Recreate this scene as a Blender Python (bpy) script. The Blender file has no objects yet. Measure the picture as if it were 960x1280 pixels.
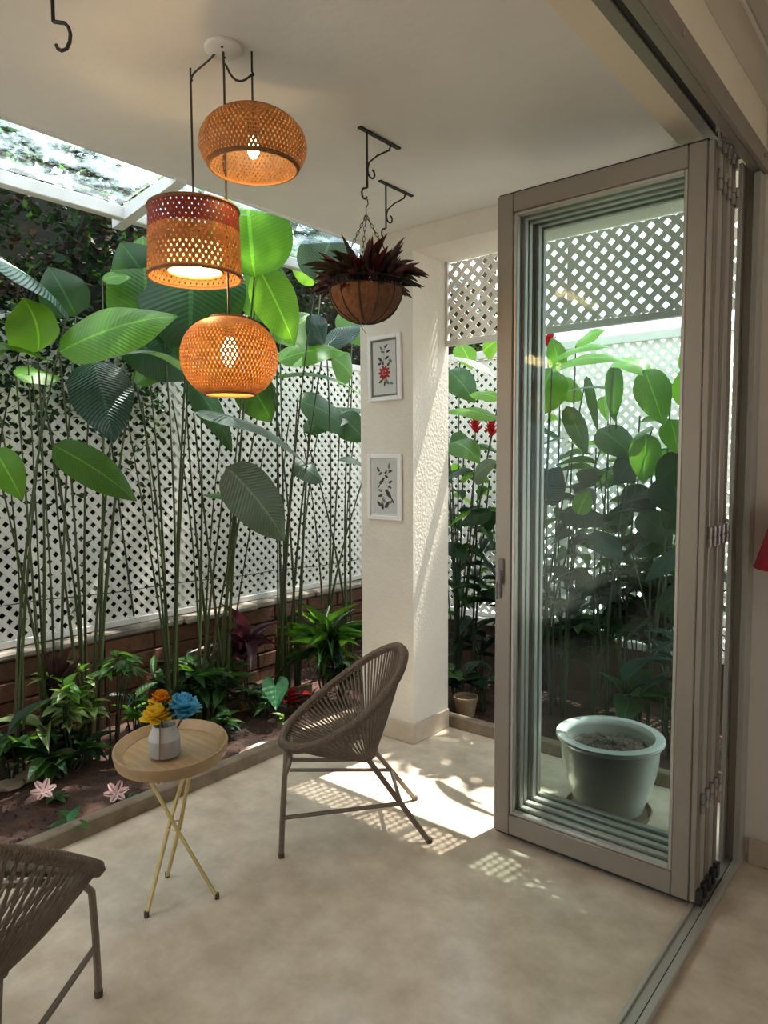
import bpy, bmesh, math, random
from mathutils import Vector, Matrix
random.seed(7)
S = bpy.context.scene
COL = S.collection
V = Vector
# ------------------------------------------------------------------ camera
F_PX, YAW, PITCH, ROLL, EYE = 881.75, .69084, .0708, -.004946, 1.6
FW = V((-math.sin(YAW) * math.cos(PITCH), math.cos(YAW) * math.cos(PITCH), -math.sin(PITCH)))
_rt = V((math.cos(YAW), math.sin(YAW), 0)); _up = _rt.cross(FW)
RT = _rt * math.cos(ROLL) + _up * math.sin(ROLL)
UP = -_rt * math.sin(ROLL) + _up * math.cos(ROLL)
CAM = V((0, 0, EYE))
cd = bpy.data.cameras.new('camera'); cam = bpy.data.objects.new('camera', cd); COL.objects.link(cam)
cd.sensor_fit = 'VERTICAL'; cd.sensor_height = 24; cd.lens = F_PX / 1280 * 24; cd.clip_start = .03
cam.matrix_world = Matrix(((RT.x, UP.x, -FW.x, 0), (RT.y, UP.y, -FW.y, 0), (RT.z, UP.z, -FW.z, EYE), (0, 0, 0, 1)))
S.camera = cam
# ------------------------------------------------------------------ light
S.view_settings.view_transform = 'Standard'; S.view_settings.look = 'None'
S.view_settings.gamma = 1; S.view_settings.use_curve_mapping = False
S.view_settings.exposure = .42
W = bpy.data.worlds.new('world'); S.world = W; W.use_nodes = True
bg = W.node_tree.nodes['Background']; bg.inputs[0].default_value = (.84, .92, 1.0, 1); bg.inputs[1].default_value = 2.5
sd = bpy.data.lights.new('sun', 'SUN'); sd.energy = 13; sd.angle = math.radians(.6); sd.color = (1, .95, .86)
sun = bpy.data.objects.new('sun', sd); COL.objects.link(sun); sun.location = (0, 6, 9)
sun.rotation_euler = V((.077, .43, 1)).to_track_quat('Z', 'Y').to_euler()

def ray(x, y): return FW + RT * ((x - 480) / F_PX) - UP * ((y - 640) / F_PX)
def atX(x, y, X): d = ray(x, y); return CAM + d * (X / d.x)
def atY(x, y, Y): d = ray(x, y); return CAM + d * (Y / d.y)
def atZ(x, y, Z=0): d = ray(x, y); return CAM + d * ((Z - EYE) / d.z)
def depth(p): return (p - CAM).dot(FW)

# ------------------------------------------------------------------ materials
M = {}
def mat(name, col, rough=.6, noise=0, nscale=8, bump=0, bscale=60, metal=0, spec=.5, col2=None, trans=0, coat=0, stretch=None):
    m = bpy.data.materials.new(name); m.use_nodes = True; nt = m.node_tree; N = nt.nodes; L = nt.links
    b = N['Principled BSDF']; b.inputs['Roughness'].default_value = rough; b.inputs['Metallic'].default_value = metal
    b.inputs['Specular IOR Level'].default_value = spec; b.inputs['Coat Weight'].default_value = coat
    b.inputs['Base Color'].default_value = (*col, 1)
    tc = N.new('ShaderNodeTexCoord'); src = tc.outputs['Object']
    if stretch:
        mp = N.new('ShaderNodeMapping'); mp.inputs['Scale'].default_value = stretch; L.new(src, mp.inputs[0]); src = mp.outputs[0]
    csock = None
    if noise or col2:
        n = N.new('ShaderNodeTexNoise'); n.inputs['Scale'].default_value = nscale; n.inputs['Detail'].default_value = 6
        n.inputs['Roughness'].default_value = .6
        L.new(src, n.inputs['Vector'])
        r = N.new('ShaderNodeValToRGB'); L.new(n.outputs[0], r.inputs[0])
        c2 = col2 or tuple(c * (1 - noise) for c in col)
        r.color_ramp.elements[0].position = .35; r.color_ramp.elements[1].position = .68
        r.color_ramp.elements[0].color = (*c2, 1); r.color_ramp.elements[1].color = (*col, 1)
        csock = r.outputs[0]; L.new(csock, b.inputs['Base Color'])
    if bump:
        n2 = N.new('ShaderNodeTexNoise'); n2.inputs['Scale'].default_value = bscale; n2.inputs['Detail'].default_value = 4
        L.new(src, n2.inputs['Vector'])
        bp = N.new('ShaderNodeBump'); bp.inputs['Strength'].default_value = bump; bp.inputs['Distance'].default_value = .01
        L.new(n2.outputs[0], bp.inputs['Height']); L.new(bp.outputs[0], b.inputs['Normal'])
    if trans:
        t = N.new('ShaderNodeBsdfTranslucent'); t.inputs[0].default_value = (*col, 1)
        if csock: L.new(csock, t.inputs[0])
        mx = N.new('ShaderNodeMixShader'); mx.inputs[0].default_value = trans
        L.new(b.outputs[0], mx.inputs[1]); L.new(t.outputs[0], mx.inputs[2]); L.new(mx.outputs[0], N['Material Output'].inputs[0])
    M[name] = m
    return m

def leafmat(name, col, tcol, rough=.35, trans=.4, ribs=26, spec=.5, rib=.14, mw=.022, mk=.7):
    m = bpy.data.materials.new(name); m.use_nodes = True; nt = m.node_tree; N = nt.nodes; L = nt.links
    b = N['Principled BSDF']; b.inputs['Roughness'].default_value = rough; b.inputs['Specular IOR Level'].default_value = spec
    def mth(op, a, c=None):
        k = N.new('ShaderNodeMath'); k.operation = op
        for i, q in enumerate((a, c)):
            if q is None: continue
            if isinstance(q, (int, float)): k.inputs[i].default_value = q
            else: L.new(q, k.inputs[i])
        return k.outputs[0]
    uv = N.new('ShaderNodeUVMap'); sp = N.new('ShaderNodeSeparateXYZ'); L.new(uv.outputs[0], sp.inputs[0])
    au = mth('ABSOLUTE', mth('SUBTRACT', sp.outputs[0], .5))
    wv = mth('SINE', mth('MULTIPLY', mth('SUBTRACT', sp.outputs[1], mth('MULTIPLY', au, .35)), ribs * 6.283))
    mid = mth('LESS_THAN', au, mw)
    n = N.new('ShaderNodeTexNoise'); n.inputs['Scale'].default_value = 5; n.inputs['Detail'].default_value = 3
    tc = N.new('ShaderNodeTexCoord'); L.new(tc.outputs['Object'], n.inputs['Vector'])
    oi = N.new('ShaderNodeObjectInfo')
    val = mth('ADD', mth('ADD', .62, mth('MULTIPLY', wv, .055)), mth('ADD', mth('MULTIPLY', n.outputs[0], .35), mth('MULTIPLY', oi.outputs['Random'], .3)))
    val = mth('ADD', val, mth('MULTIPLY', mid, mk))
    def tint(c):
        h = N.new('ShaderNodeVectorMath'); h.operation = 'SCALE'; h.inputs[0].default_value = c; L.new(val, h.inputs['Scale']); return h.outputs[0]
    cs = tint(col); L.new(cs, b.inputs['Base Color'])
    bp = N.new('ShaderNodeBump'); bp.inputs['Strength'].default_value = rib; bp.inputs['Distance'].default_value = .006
    L.new(wv, bp.inputs['Height']); L.new(bp.outputs[0], b.inputs['Normal'])
    t = N.new('ShaderNodeBsdfTranslucent'); L.new(tint(tcol), t.inputs[0])
    mx = N.new('ShaderNodeMixShader'); mx.inputs[0].default_value = trans
    L.new(b.outputs[0], mx.inputs[1]); L.new(t.outputs[0], mx.inputs[2]); L.new(mx.outputs[0], N['Material Output'].inputs[0])
    M[name] = m; return m

def glassmat(name, tint, refl=.06, rough=.0, dirt_leaf_shade=None):
    m = bpy.data.materials.new(name); m.use_nodes = True; nt = m.node_tree; N = nt.nodes; L = nt.links
    N.remove(N['Principled BSDF'])
    t = N.new('ShaderNodeBsdfTransparent'); t.inputs[0].default_value = (*tint, 1)
    g = N.new('ShaderNodeBsdfGlossy'); g.inputs['Roughness'].default_value = rough
    lw = N.new('ShaderNodeLayerWeight'); lw.inputs[0].default_value = .25
    ml = N.new('ShaderNodeMath'); ml.operation = 'MULTIPLY_ADD'; L.new(lw.outputs['Fresnel'], ml.inputs[0]); ml.inputs[1].default_value = .16; ml.inputs[2].default_value = refl
    mx = N.new('ShaderNodeMixShader'); L.new(ml.outputs[0], mx.inputs[0]); L.new(t.outputs[0], mx.inputs[1]); L.new(g.outputs[0], mx.inputs[2])
    out = mx.outputs[0]
    if dirt_leaf_shade:  # leaf litter, plus leaf shadows and tree reflections painted into the glass
        tc = N.new('ShaderNodeTexCoord'); mp = N.new('ShaderNodeMapping'); mp.inputs['Scale'].default_value = (5, 3, 1); L.new(tc.outputs['Object'], mp.inputs[0])
        n = N.new('ShaderNodeTexNoise'); n.inputs['Scale'].default_value = 1.6; n.inputs['Detail'].default_value = 9; n.inputs['Roughness'].default_value = .72
        L.new(mp.outputs[0], n.inputs['Vector'])
        r = N.new('ShaderNodeValToRGB'); r.color_ramp.elements[0].position = .43; r.color_ramp.elements[1].position = .64
        r.color_ramp.elements[0].color = (0, 0, 0, 1); r.color_ramp.elements[1].color = (.9, .9, .9, 1); L.new(n.outputs[0], r.inputs[0])
        d = N.new('ShaderNodeBsdfTranslucent'); d.inputs[0].default_value = (*dirt_leaf_shade, 1)
        m2 = N.new('ShaderNodeMixShader'); L.new(r.outputs[0], m2.inputs[0]); L.new(out, m2.inputs[1]); L.new(d.outputs[0], m2.inputs[2]); out = m2.outputs[0]
    L.new(out, N['Material Output'].inputs[0]); M[name] = m

def emit(name, col, s):
    m = bpy.data.materials.new(name); m.use_nodes = True; b = m.node_tree.nodes['Principled BSDF']
    b.inputs['Base Color'].default_value = (*col, 1); b.inputs['Emission Color'].default_value = (*col, 1); b.inputs['Emission Strength'].default_value = s
    M[name] = m

mat('marble', (.72, .615, .49), .19, col2=(.53, .435, .33), nscale=7, bump=.01, bscale=12, spec=.5)
mat('plaster', (.80, .775, .735), .85, .06, 3, bump=.1, bscale=35)
mat('beam_paint', (.84, .74, .58), .8, .05, 4, bump=.06, bscale=50)
mat('stucco', (.74, .69, .60), .85, .08, 4, bump=.45, bscale=55)
mat('room_paint', (.76, .69, .61), .8, .05, 3, bump=.06, bscale=50)
mat('skirting_stone', (.60, .50, .38), .35, .15, 9)
mat('kerb', (.27, .21, .145), .7, .35, 12, bump=.3, bscale=50)
mat('soil', (.085, .038, .024), .95, col2=(.03, .015, .010), nscale=9, bump=.9, bscale=45)
mat('paving', (.62, .58, .52), .9, .2, 2)
mat('brick', (.17, .075, .04), .9, .45, 14, bump=.4, bscale=70)
mat('mortar', (.085, .05, .034), .95, .3, 20, bump=.4, bscale=60)
mat('ledge', (.40, .35, .28), .85, .7, 6, bump=.5, bscale=40)
mat('lattice', (.88, .88, .82), .5, .14, 5)
mat('white_frame', (.78, .77, .74), .5, .15, 6)
mat('aluminium', (.29, .255, .215), .42, .05, 3, metal=.25)
mat('aluminium_pale', (.50, .475, .43), .38, .06, 3, metal=.35)
mat('gasket', (.025, .024, .023), .6)
mat('steel', (.42, .40, .38), .35, .2, 30, metal=.8)
mat('iron', (.022, .018, .016), .5, .3, 40, metal=.3)
mat('cable', (.035, .03, .028), .55)
mat('rope', (.20, .145, .105), .8, .3, 60, bump=.5, bscale=220)
mat('chair_metal', (.20, .155, .12), .45, .1, 10, metal=.3)
mat('bamboo', (.46, .20, .055), .55, .35, 30, trans=.28)
mat('bamboo_dark', (.34, .155, .055), .55, .35, 30, trans=.28)
mat('bamboo_red', (.26, .035, .02), .55, .3, 30, trans=.2)
mat('bamboo_brown', (.28, .125, .05), .6, .3, 30, trans=.15)
mat('cotton', (.85, .74, .55), .8, .05, 10, trans=.45)
emit('bulb', (1, .78, .42), 30)
mat('table_wood', (.47, .31, .155), .5, .3, 7, stretch=(1, 9, 1), bump=.1, bscale=40)
mat('table_rim', (.43, .28, .14), .5, .3, 7, bump=.1, bscale=40)
mat('brass', (.60, .47, .20), .4, .08, 6, metal=.45)
mat('rubber', (.09, .06, .045), .8)
mat('vase_grey', (.40, .385, .37), .6, .12, 9, bump=.1)
mat('vase_white', (.55, .54, .52), .6, .12, 9, bump=.1)
mat('string', (.30, .16, .07), .9)
mat('petal_yellow', (.88, .66, .05), .6, col2=(.80, .50, .02), nscale=30, trans=.3)
mat('petal_orange', (.78, .16, .01), .6, col2=(.7, .35, .02), nscale=30, trans=.3)
mat('petal_blue', (.20, .58, .76), .6, col2=(.06, .36, .60), nscale=30, trans=.3)
mat('petal_red', (.62, .02, .03), .5, .3, 30, trans=.3)
mat('petal_pink', (.78, .60, .58), .6, col2=(.40, .05, .08), nscale=38, trans=.2)
mat('glaze', (.56, .56, .50), .22, .10, 4, coat=.4)
mat('glaze_rim', (.74, .74, .69), .22, .1, 4, coat=.4)
mat('potting_soil', (.20, .15, .12), .95, .6, 45, bump=1, bscale=70)
mat('clay', (.30, .22, .13), .8, .3, 15)
mat('coir', (.20, .085, .04), .95, .5, 25, bump=.8, bscale=90)
mat('frame_white', (.82, .81, .80), .4, .04, 6)
mat('paper', (.62, .615, .60), .8, .04, 5)
mat('mount', (.72, .72, .72), .8)
mat('ink', (.055, .06, .055), .8)
mat('ink_grey', (.17, .18, .165), .8)
mat('ink_red', (.42, .025, .03), .8)
mat('cane', (.05, .07, .018), .5, .35, 12, stretch=(1, 1, .15))
mat('cane_dark', (.035, .055, .025), .5, .3, 12)
mat('bark', (.055, .04, .028), .95, .5, 14, bump=.8, bscale=40)
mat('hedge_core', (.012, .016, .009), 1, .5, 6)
mat('red_fabric', (.42, .02, .035), .85, .15, 40, trans=.25)
mat('rock', (.50, .42, .34), .9, .3, 12, bump=.5, bscale=30)
mat('timber', (.36, .25, .15), .85, .35, 10)
mat('switch_grey', (.20, .18, .17), .5)
glassmat('door_glass', (.91, .955, .945), .004)
glassmat('canopy_glass', (.80, .90, .95), .03, .05, dirt_leaf_shade=(.30, .39, .42))
glassmat('picture_glass', (.97, .98, .97), .02)
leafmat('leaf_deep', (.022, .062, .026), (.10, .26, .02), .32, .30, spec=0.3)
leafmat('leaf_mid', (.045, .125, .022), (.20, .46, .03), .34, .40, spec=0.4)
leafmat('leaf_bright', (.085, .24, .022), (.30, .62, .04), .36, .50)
leafmat('leaf_teal', (.022, .058, .042), (.05, .15, .05), .28, .15, rib=.5, spec=0.35)
leafmat('leaf_grey_sheen', (.085, .125, .075), (.10, .20, .05), .38, .18, rib=.3)  # grey-green, with the pale sheen of lit leaves put into the colour
leafmat('leaf_small', (.035, .095, .025), (.15, .34, .03), .4, .35, ribs=7)
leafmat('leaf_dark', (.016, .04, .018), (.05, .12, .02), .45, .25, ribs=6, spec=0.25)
leafmat('leaf_brown', (.030, .022, .012), (.06, .045, .02), .6, .2, ribs=3, spec=.2)
leafmat('leaf_purple', (.055, .022, .034), (.16, .03, .04), .4, .25, ribs=3)
leafmat('leaf_red', (.065, .008, .012), (.13, .015, .018), .45, .3, ribs=4)
leafmat('leaf_redgreen', (.030, .028, .016), (.10, .06, .02), .45, .25, ribs=4)
leafmat('leaf_pale', (.30, .40, .17), (.36, .50, .12), .45, .4, ribs=5)
leafmat('leaf_orange', (.40, .13, .02), (.5, .2, .02), .45, .35, ribs=3)
leafmat('petal_lily', (.78, .50, .47), (.7, .4, .4), .5, .2, ribs=4, mw=.13, mk=-.62)
leafmat('leaf_heart', (.05, .20, .075), (.16, .42, .10), .28, .35, ribs=5)

# ------------------------------------------------------------------ mesh helpers
class MB:
    def __init__(s): s.v = []; s.f = []; s.uv = []
    def add(s, vs, fs, uvs=None):
        o = len(s.v); s.v += [V(p) for p in vs]; s.f += [tuple(i + o for i in f) for f in fs]
        s.uv += list(uvs) if uvs else [(.25, .5)] * len(vs)
        return s
    def box(s, lo, hi, bev=0):
        x0, y0, z0 = lo; x1, y1, z1 = hi
        if bev:
            bm = bmesh.new(); bmesh.ops.create_cube(bm, size=1)
            for q in bm.verts: q.co = V(((x0 + x1) / 2 + q.co.x * (x1 - x0), (y0 + y1) / 2 + q.co.y * (y1 - y0), (z0 + z1) / 2 + q.co.z * (z1 - z0)))
            bmesh.ops.bevel(bm, geom=bm.edges[:], offset=bev, segments=1, affect='EDGES')
            bm.verts.index_update()
            s.add([q.co.copy() for q in bm.verts], [[q.index for q in f.verts] for f in bm.faces]); bm.free(); return s
        return s.add([(x0, y0, z0), (x1, y0, z0), (x1, y1, z0), (x0, y1, z0), (x0, y0, z1), (x1, y0, z1), (x1, y1, z1), (x0, y1, z1)],
                     [(0, 3, 2, 1), (4, 5, 6, 7), (0, 1, 5, 4), (1, 2, 6, 5), (2, 3, 7, 6), (3, 0, 4, 7)])
    def tube(s, pts, r, n=8, closed=False, cap=True):
        pts = [V(p) for p in pts]; k = len(pts)
        rs = r if isinstance(r, (list, tuple)) else [r] * k
        nrm = None; vs = []; fs = []
        for i, p in enumerate(pts):
            if closed: t = pts[(i + 1) % k] - pts[i - 1]
            else: t = pts[min(i + 1, k - 1)] - pts[max(i - 1, 0)]
            t = t.normalized() if t.length > 1e-9 else V((0, 0, 1))
            if nrm is None: nrm = t.orthogonal().normalized()
            nrm = (nrm - t * nrm.dot(t)); nrm = nrm.normalized() if nrm.length > 1e-6 else t.orthogonal().normalized()
            b = t.cross(nrm)
            for j in range(n):
                a = 2 * math.pi * j / n; vs.append(p + nrm * (math.cos(a) * rs[i]) + b * (math.sin(a) * rs[i]))
        m = k if closed else k - 1
        for i in range(m):
            for j in range(n):
                a, b2 = i * n + j, i * n + (j + 1) % n; c = ((i + 1) % k) * n
                fs.append((a, b2, c + (j + 1) % n, c + j))
        if cap and not closed: fs.append(tuple(range(n - 1, -1, -1))); fs.append(tuple((k - 1) * n + j for j in range(n)))
        return s.add(vs, fs)
    def lathe(s, prof, c=(0, 0, 0), n=32, cap=True):
        vs = []; fs = []; k = len(prof)
        for (r, z) in prof:
            for j in range(n):
                a = 2 * math.pi * j / n; vs.append((c[0] + r * math.cos(a), c[1] + r * math.sin(a), c[2] + z))
        for i in range(k - 1):
            for j in range(n): fs.append((i * n + j, i * n + (j + 1) % n, (i + 1) * n + (j + 1) % n, (i + 1) * n + j))
        if cap:
            if prof[0][0] > 1e-5: fs.append(tuple(range(n - 1, -1, -1)))
            if prof[-1][0] > 1e-5: fs.append(tuple((k - 1) * n + j for j in range(n)))
        return s.add(vs, fs)
    def mesh(s, name, m, origin=(0, 0, 0), smooth=False):
        me = bpy.data.meshes.new(name); o = V(origin)
        me.from_pydata([p - o for p in s.v], [], s.f)
        uv = me.uv_layers.new(name='UVMap')
        for lp in me.loops: uv.data[lp.index].uv = s.uv[lp.vertex_index]
        if m: me.materials.append(M[m])
        if smooth:
            me.polygons.foreach_set('use_smooth', [True] * len(me.polygons))
            if smooth != 'all':
                me.set_sharp_from_angle(angle=math.radians(40))
        me.update(); return me

def obj(name, me, parent=None):
    o = bpy.data.objects.new(name, me); COL.objects.link(o)
    if parent: o.parent = parent
    return o
def org(o):
    p = V((0, 0, 0))
    while o: p += o.location; o = o.parent
    return p
def part(name, mb, m, parent, smooth=True, kind=None, label=None):
    """mesh given in world coordinates, stored relative to its (unrotated) parent"""
    o = obj(name, mb.mesh(name, m, org(parent), smooth), parent)
    if kind: o['kind'] = kind
    if label: o['label'] = label
    return o
def tag(o, label, cat, group=None, kind=None):
    o['label'] = label; o['category'] = cat
    if group: o['group'] = group
    if kind: o['kind'] = kind
    return o
def thing(name, loc, label, cat, group=None):
    o = bpy.data.objects.new(name, None); COL.objects.link(o); o.location = loc; o.empty_display_size = .05
    return tag(o, label, cat, group)
def solo(name, mb, m, loc, label, cat, group=None, smooth=True):
    o = obj(name, mb.mesh(name, m, loc, smooth)); o.location = loc; return tag(o, label, cat, group)
def struct(name, mb, m, label, parent=None, smooth=False, cat='structure'):
    o = obj(name, mb.mesh(name, m, (0, 0, 0), smooth), parent)
    if not parent: o['kind'] = 'structure'; o['label'] = label; o['category'] = cat
    return o
def bez(a, b, c, d, n=12):
    a, b, c, d = V(a), V(b), V(c), V(d); r = []
    for i in range(n + 1):
        t = i / n; u = 1 - t; r.append(a * u ** 3 + b * (3 * u * u * t) + c * (3 * u * t * t) + d * t ** 3)
    return r

# unit leaves: +Y from 0 to 1, half width .5 (scaled), normal +Z
def unit_leaf(name, m, wf, nseg=7, cols=4, droop=.25, fold=.25, wave=.0):
    mb = MB(); vs = []; uv = []; fs = []
    for i in range(nseg + 1):
        t = i / nseg; h = wf(t)
        for j in range(cols + 1):
            u = j / cols * 2 - 1
            vs.append((u * h, t, -droop * t * t + fold * abs(u) * h + wave * math.sin(t * 15 + (3 if u > 0 else 0)) * abs(u) * h)); uv.append((j / cols, t))
    for i in range(nseg):
        for j in range(cols):
            a = i * (cols + 1) + j; fs.append((a, a + 1, a + cols + 2, a + cols + 1))
    mb.add(vs, fs, uv); return mb.mesh(name, m, smooth='all')
ovate = lambda t: .5 * math.sin(math.pi * t ** .72) ** .9 if 0 < t < 1 else .004
lance = lambda t: .5 * (math.sin(math.pi * t ** .8) ** 1.0 if 0 < t < 1 else 0) + .01
strap = lambda t: .5 * min(1, .35 + t * 3) * (1 - t ** 3) + .004
LM = {}
def LF(shape, m):
    k = (shape, m)
    if k not in LM:
        if shape == 'ovate': LM[k] = unit_leaf('leaf_ovate_' + m, m, ovate)
        elif shape == 'lance': LM[k] = unit_leaf('leaf_lance_' + m, m, lance, droop=.35)
        elif shape == 'strap': LM[k] = unit_leaf('leaf_strap_' + m, m, strap, nseg=8, cols=2, droop=.5, fold=.35)
        elif shape == 'spike': LM[k] = unit_leaf('leaf_spike_' + m, m, strap, nseg=4, cols=2, droop=.12, fold=.35)
        elif shape == 'petal': LM[k] = unit_leaf('petal_' + m, m, lambda t: .5 * math.sin(math.pi * (t * .86 + .06)) ** .6, nseg=4, cols=2, droop=-.2, fold=.3)
    return LM[k]
def put_leaf(parent, shape, m, base, d, length, width, up=V((0, 0, 1)), roll=0, name='leaf'):
    d = V(d).normalized(); x = d.cross(V(up))
    x = x.normalized() if x.length > 1e-4 else d.orthogonal().normalized()
    z = x.cross(d)
    if roll: R = Matrix.Rotation(roll, 3, d); x = R @ x; z = R @ z
    o = obj(name, LF(shape, m), parent)
    p = V(base) - org(parent)
    o.matrix_basis = Matrix(((x.x * width, d.x * length, z.x * length, p.x), (x.y * width, d.y * length, z.y * length, p.y), (x.z * width, d.z * length, z.z * length, p.z), (0, 0, 0, 1)))
    return o
def big_leaf(parent, base, tip, w, nrm, m, sag=.08, fold=.18, wave=.03, point=.95, name='leaf'):
    T = tip - base; L = T.length; nrm = nrm.normalized()
    side = T.cross(nrm).normalized(); n2 = side.cross(T).normalized()
    mb = MB(); vs = []; fs = []; uv = []; n = 16; cols = 6; ph = random.random() * 6
    for i in range(n + 1):
        t = i / n; c = base + T * t + n2 * (sag * L * 4 * t * (1 - t)) + V((0, 0, -1)) * (.05 * L * t ** 3)
        s = math.sin(math.pi * t ** .74) if 0 < t < 1 else 0
        h = w / 2 * (max(s, 0) ** (.62 if t < .5 else .45 + .42 * t)) + .002
        for j in range(cols + 1):
            u = j / cols * 2 - 1
            vs.append(c + side * (u * h) + n2 * (-fold * h * abs(u) ** 1.5 + wave * w * math.sin(t * 11 + ph + (2 if u > 0 else 0)) * abs(u))); uv.append((j / cols, t))
    for i in range(n):
        for j in range(cols):
            a = i * (cols + 1) + j; fs.append((a, a + 1, a + cols + 2, a + cols + 1))
    mb.add(vs, fs, uv); return part(name, mb, m, parent, smooth='all')
def leaf_px(parent, b, t, P, D0, D1, wpx, m, face=.6, sag=.08, fold=.18, **k):
    B = P(b[0], b[1], D0); T = P(t[0], t[1], D1); mid = (B + T) / 2
    n = (CAM - mid).normalized() * face + V((0, 0, 1)) * (1 - face) + V((random.uniform(-.15, .15), random.uniform(-.15, .15), 0))
    big_leaf(parent, B, T, wpx * depth(mid) / F_PX, n, m, sag, fold, **k); return B
def stem(parent, a, b, r0, r1, m='cane', bow=None, name='stem', n=8):
    a, b = V(a), V(b); bow = bow if bow is not None else V((random.uniform(-.04, .04), random.uniform(-.05, .05), 0))
    mid1 = a + (b - a) * .4 + V(((a.x - b.x) * .2, (a.y - b.y) * .2, 0)) + bow; mid2 = a + (b - a) * .75 + V(((a.x - b.x) * .1, (a.y - b.y) * .1, 0)) + bow
    pts = bez(a, mid1, mid2, b, n); mb = MB()
    rs = [r1 + (r0 - r1) * max(0, 1 - i / n * 1.35) ** 1.3 + (.0011 if i % 2 else 0) for i in range(n + 1)]
    mb.tube(pts, rs, 6); return part(name, mb, m, parent)

# ================================================================== structure
TX, TX2 = -.703, -.63           # door track
CY0, CY1, CX0, CX1 = 3.114, 3.47, -2.747, -2.365
CZ = 2.862
struct('floor', MB().box((-2.85, -3.2, -.12), (3.6, 3.46, 0)), 'marble', 'polished beige marble floor of patio and room', cat='floor')
struct('ground', MB().box((-30, -30, -.3), (30, 40, -.14)), 'paving', 'pale paved ground beyond the fences', cat='ground')
def soil_patch(name, x0, x1, y0, y1, n, label):
    nx = max(2, int((x1 - x0) / .06)); ny = max(2, int((y1 - y0) / .06)); mb = MB(); vs = []; fs = []
    rr = random.Random(n)
    for i in range(nx + 1):
        for j in range(ny + 1):
            vs.append((x0 + (x1 - x0) * i / nx, y0 + (y1 - y0) * j / ny, .004 + .022 * rr.random() + .015 * math.sin(i * .5) * math.sin(j * .37)))
    for i in range(nx):
        for j in range(ny):
            a = i * (ny + 1) + j; fs.append((a, a + ny + 1, a + ny + 2, a + 1))
    struct(name, mb.add(vs, fs), 'soil', label, smooth='all', cat='soil')
soil_patch('ground_soil_left', -3.98, -2.85, -1.2, 4.62, 1, 'red brown garden soil beside the patio')
soil_patch('ground_soil_back', -2.85, 1.6, 3.5, 4.62, 2, 'dark garden soil behind the column')
struct('trim_1', MB().box((-2.91, -3.2, -.1), (-2.848, 3.52, .07), .006), 'kerb', 'low brown stone kerb along the left garden bed', cat='kerb')
struct('trim_2', MB().box((-2.846, 3.462, -.1), (1.6, 3.52, .07), .006), 'kerb', 'low brown stone kerb along the back garden bed', cat='kerb')
# column with skirting, header beam over the garden opening
struct('wall_column', MB().box((CX0, CY0, 0), (CX1, CY1 - .012, CZ - .0)), 'stucco', 'cream plastered square column', cat='column')
sk = MB()
sk.box((CX0 - .012, CY0 - .012, .001), (CX1 + .012, CY0 - .0005, .115), .003); sk.box((CX1 + .0005, CY0 - .0005, .001), (CX1 + .012, CY1 - .014, .115), .003)
struct('baseboard_column', sk, 'skirting_stone', 'beige stone skirting around the column', cat='baseboard')
struct('wall_header', MB().box((CX1 + .0005, CY0, 2.742), (-.62, CY1 - .012, CZ)), 'stucco', 'plastered beam above the garden opening', cat='beam')
# patio ceiling, slab edge and the beam above the door track
struct('ceiling', MB().box((CX0, -3.2, CZ + .0005), (-.86, CY1, CZ + .2)), 'plaster', 'white plastered patio ceiling', cat='ceiling')
struct('wall_beam', MB().box((-.859, -3.2, 2.745), (-.63, 3.11, CZ + .2)), 'beam_paint', 'plastered beam above the folding door track', cat='beam')
# room behind the camera
struct('ceiling_room', MB().box((-.629, -3.2, 2.895), (3.7, 3.3, 3.1)), 'room_paint', 'cream ceiling of the room', cat='ceiling')
struct('trim_3', MB().box((-.548, -3.2, 2.884), (-.536, 3.014, 2.8945), .002).box((-.49, -3.2, 2.872), (-.45, 3.014, 2.8945), .003), 'room_paint', 'slim cream ceiling moulding along the folding doors', cat='moulding')
struct('wall_end', MB().box((-.70, 3.015, 0), (3.7, 3.10, 2.74)).box((-.628, 3.015, 2.74), (3.7, 3.10, 2.894)), 'room_paint', 'cream end wall of the room beside the door jamb', cat='wall')
struct('baseboard_end', MB().box((-.612, 2.998, .001), (3.6, 3.0145, .10), .003), 'skirting_stone', 'beige stone skirting along the end wall', cat='baseboard')
wn = struct('window_added_1', MB().box((3.58, -1.1, .86), (3.72, -1.05, 2.44)).box((3.58, 1.05, .86), (3.72, 1.1, 2.44)).box((3.58, -1.05, .86), (3.72, 1.05, .90)).box((3.58, -1.05, 2.40), (3.72, 1.05, 2.44)).box((3.62, -.025, .90), (3.68, .025, 2.40)), 'aluminium_pale', 'wide unseen window added in the right wall to light the room', cat='window')  # out of view, added to let more daylight into the room
for y0, y1 in ((-1.05, -.025), (.025, 1.05)): struct('pane', MB().add([(3.65, y0, .9), (3.65, y1, .9), (3.65, y1, 2.4), (3.65, y0, 2.4)], [(0, 1, 2, 3)]), 'picture_glass', '', wn)
struct('wall_right', MB().box((3.6, -3.2, 0), (3.7, -1.1, 2.894)).box((3.6, 1.1, 0), (3.7, 3.014, 2.894)).box((3.6, -1.1, 0), (3.7, 1.1, .86)).box((3.6, -1.1, 2.44), (3.7, 1.1, 2.894)), 'room_paint', 'cream right wall of the room', cat='wall')
struct('wall_back', MB().box((-4.1, -3.3, 0), (3.7, -3.2005, 3.3)), 'room_paint', 'cream wall closing room and patio', cat='wall')

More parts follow.
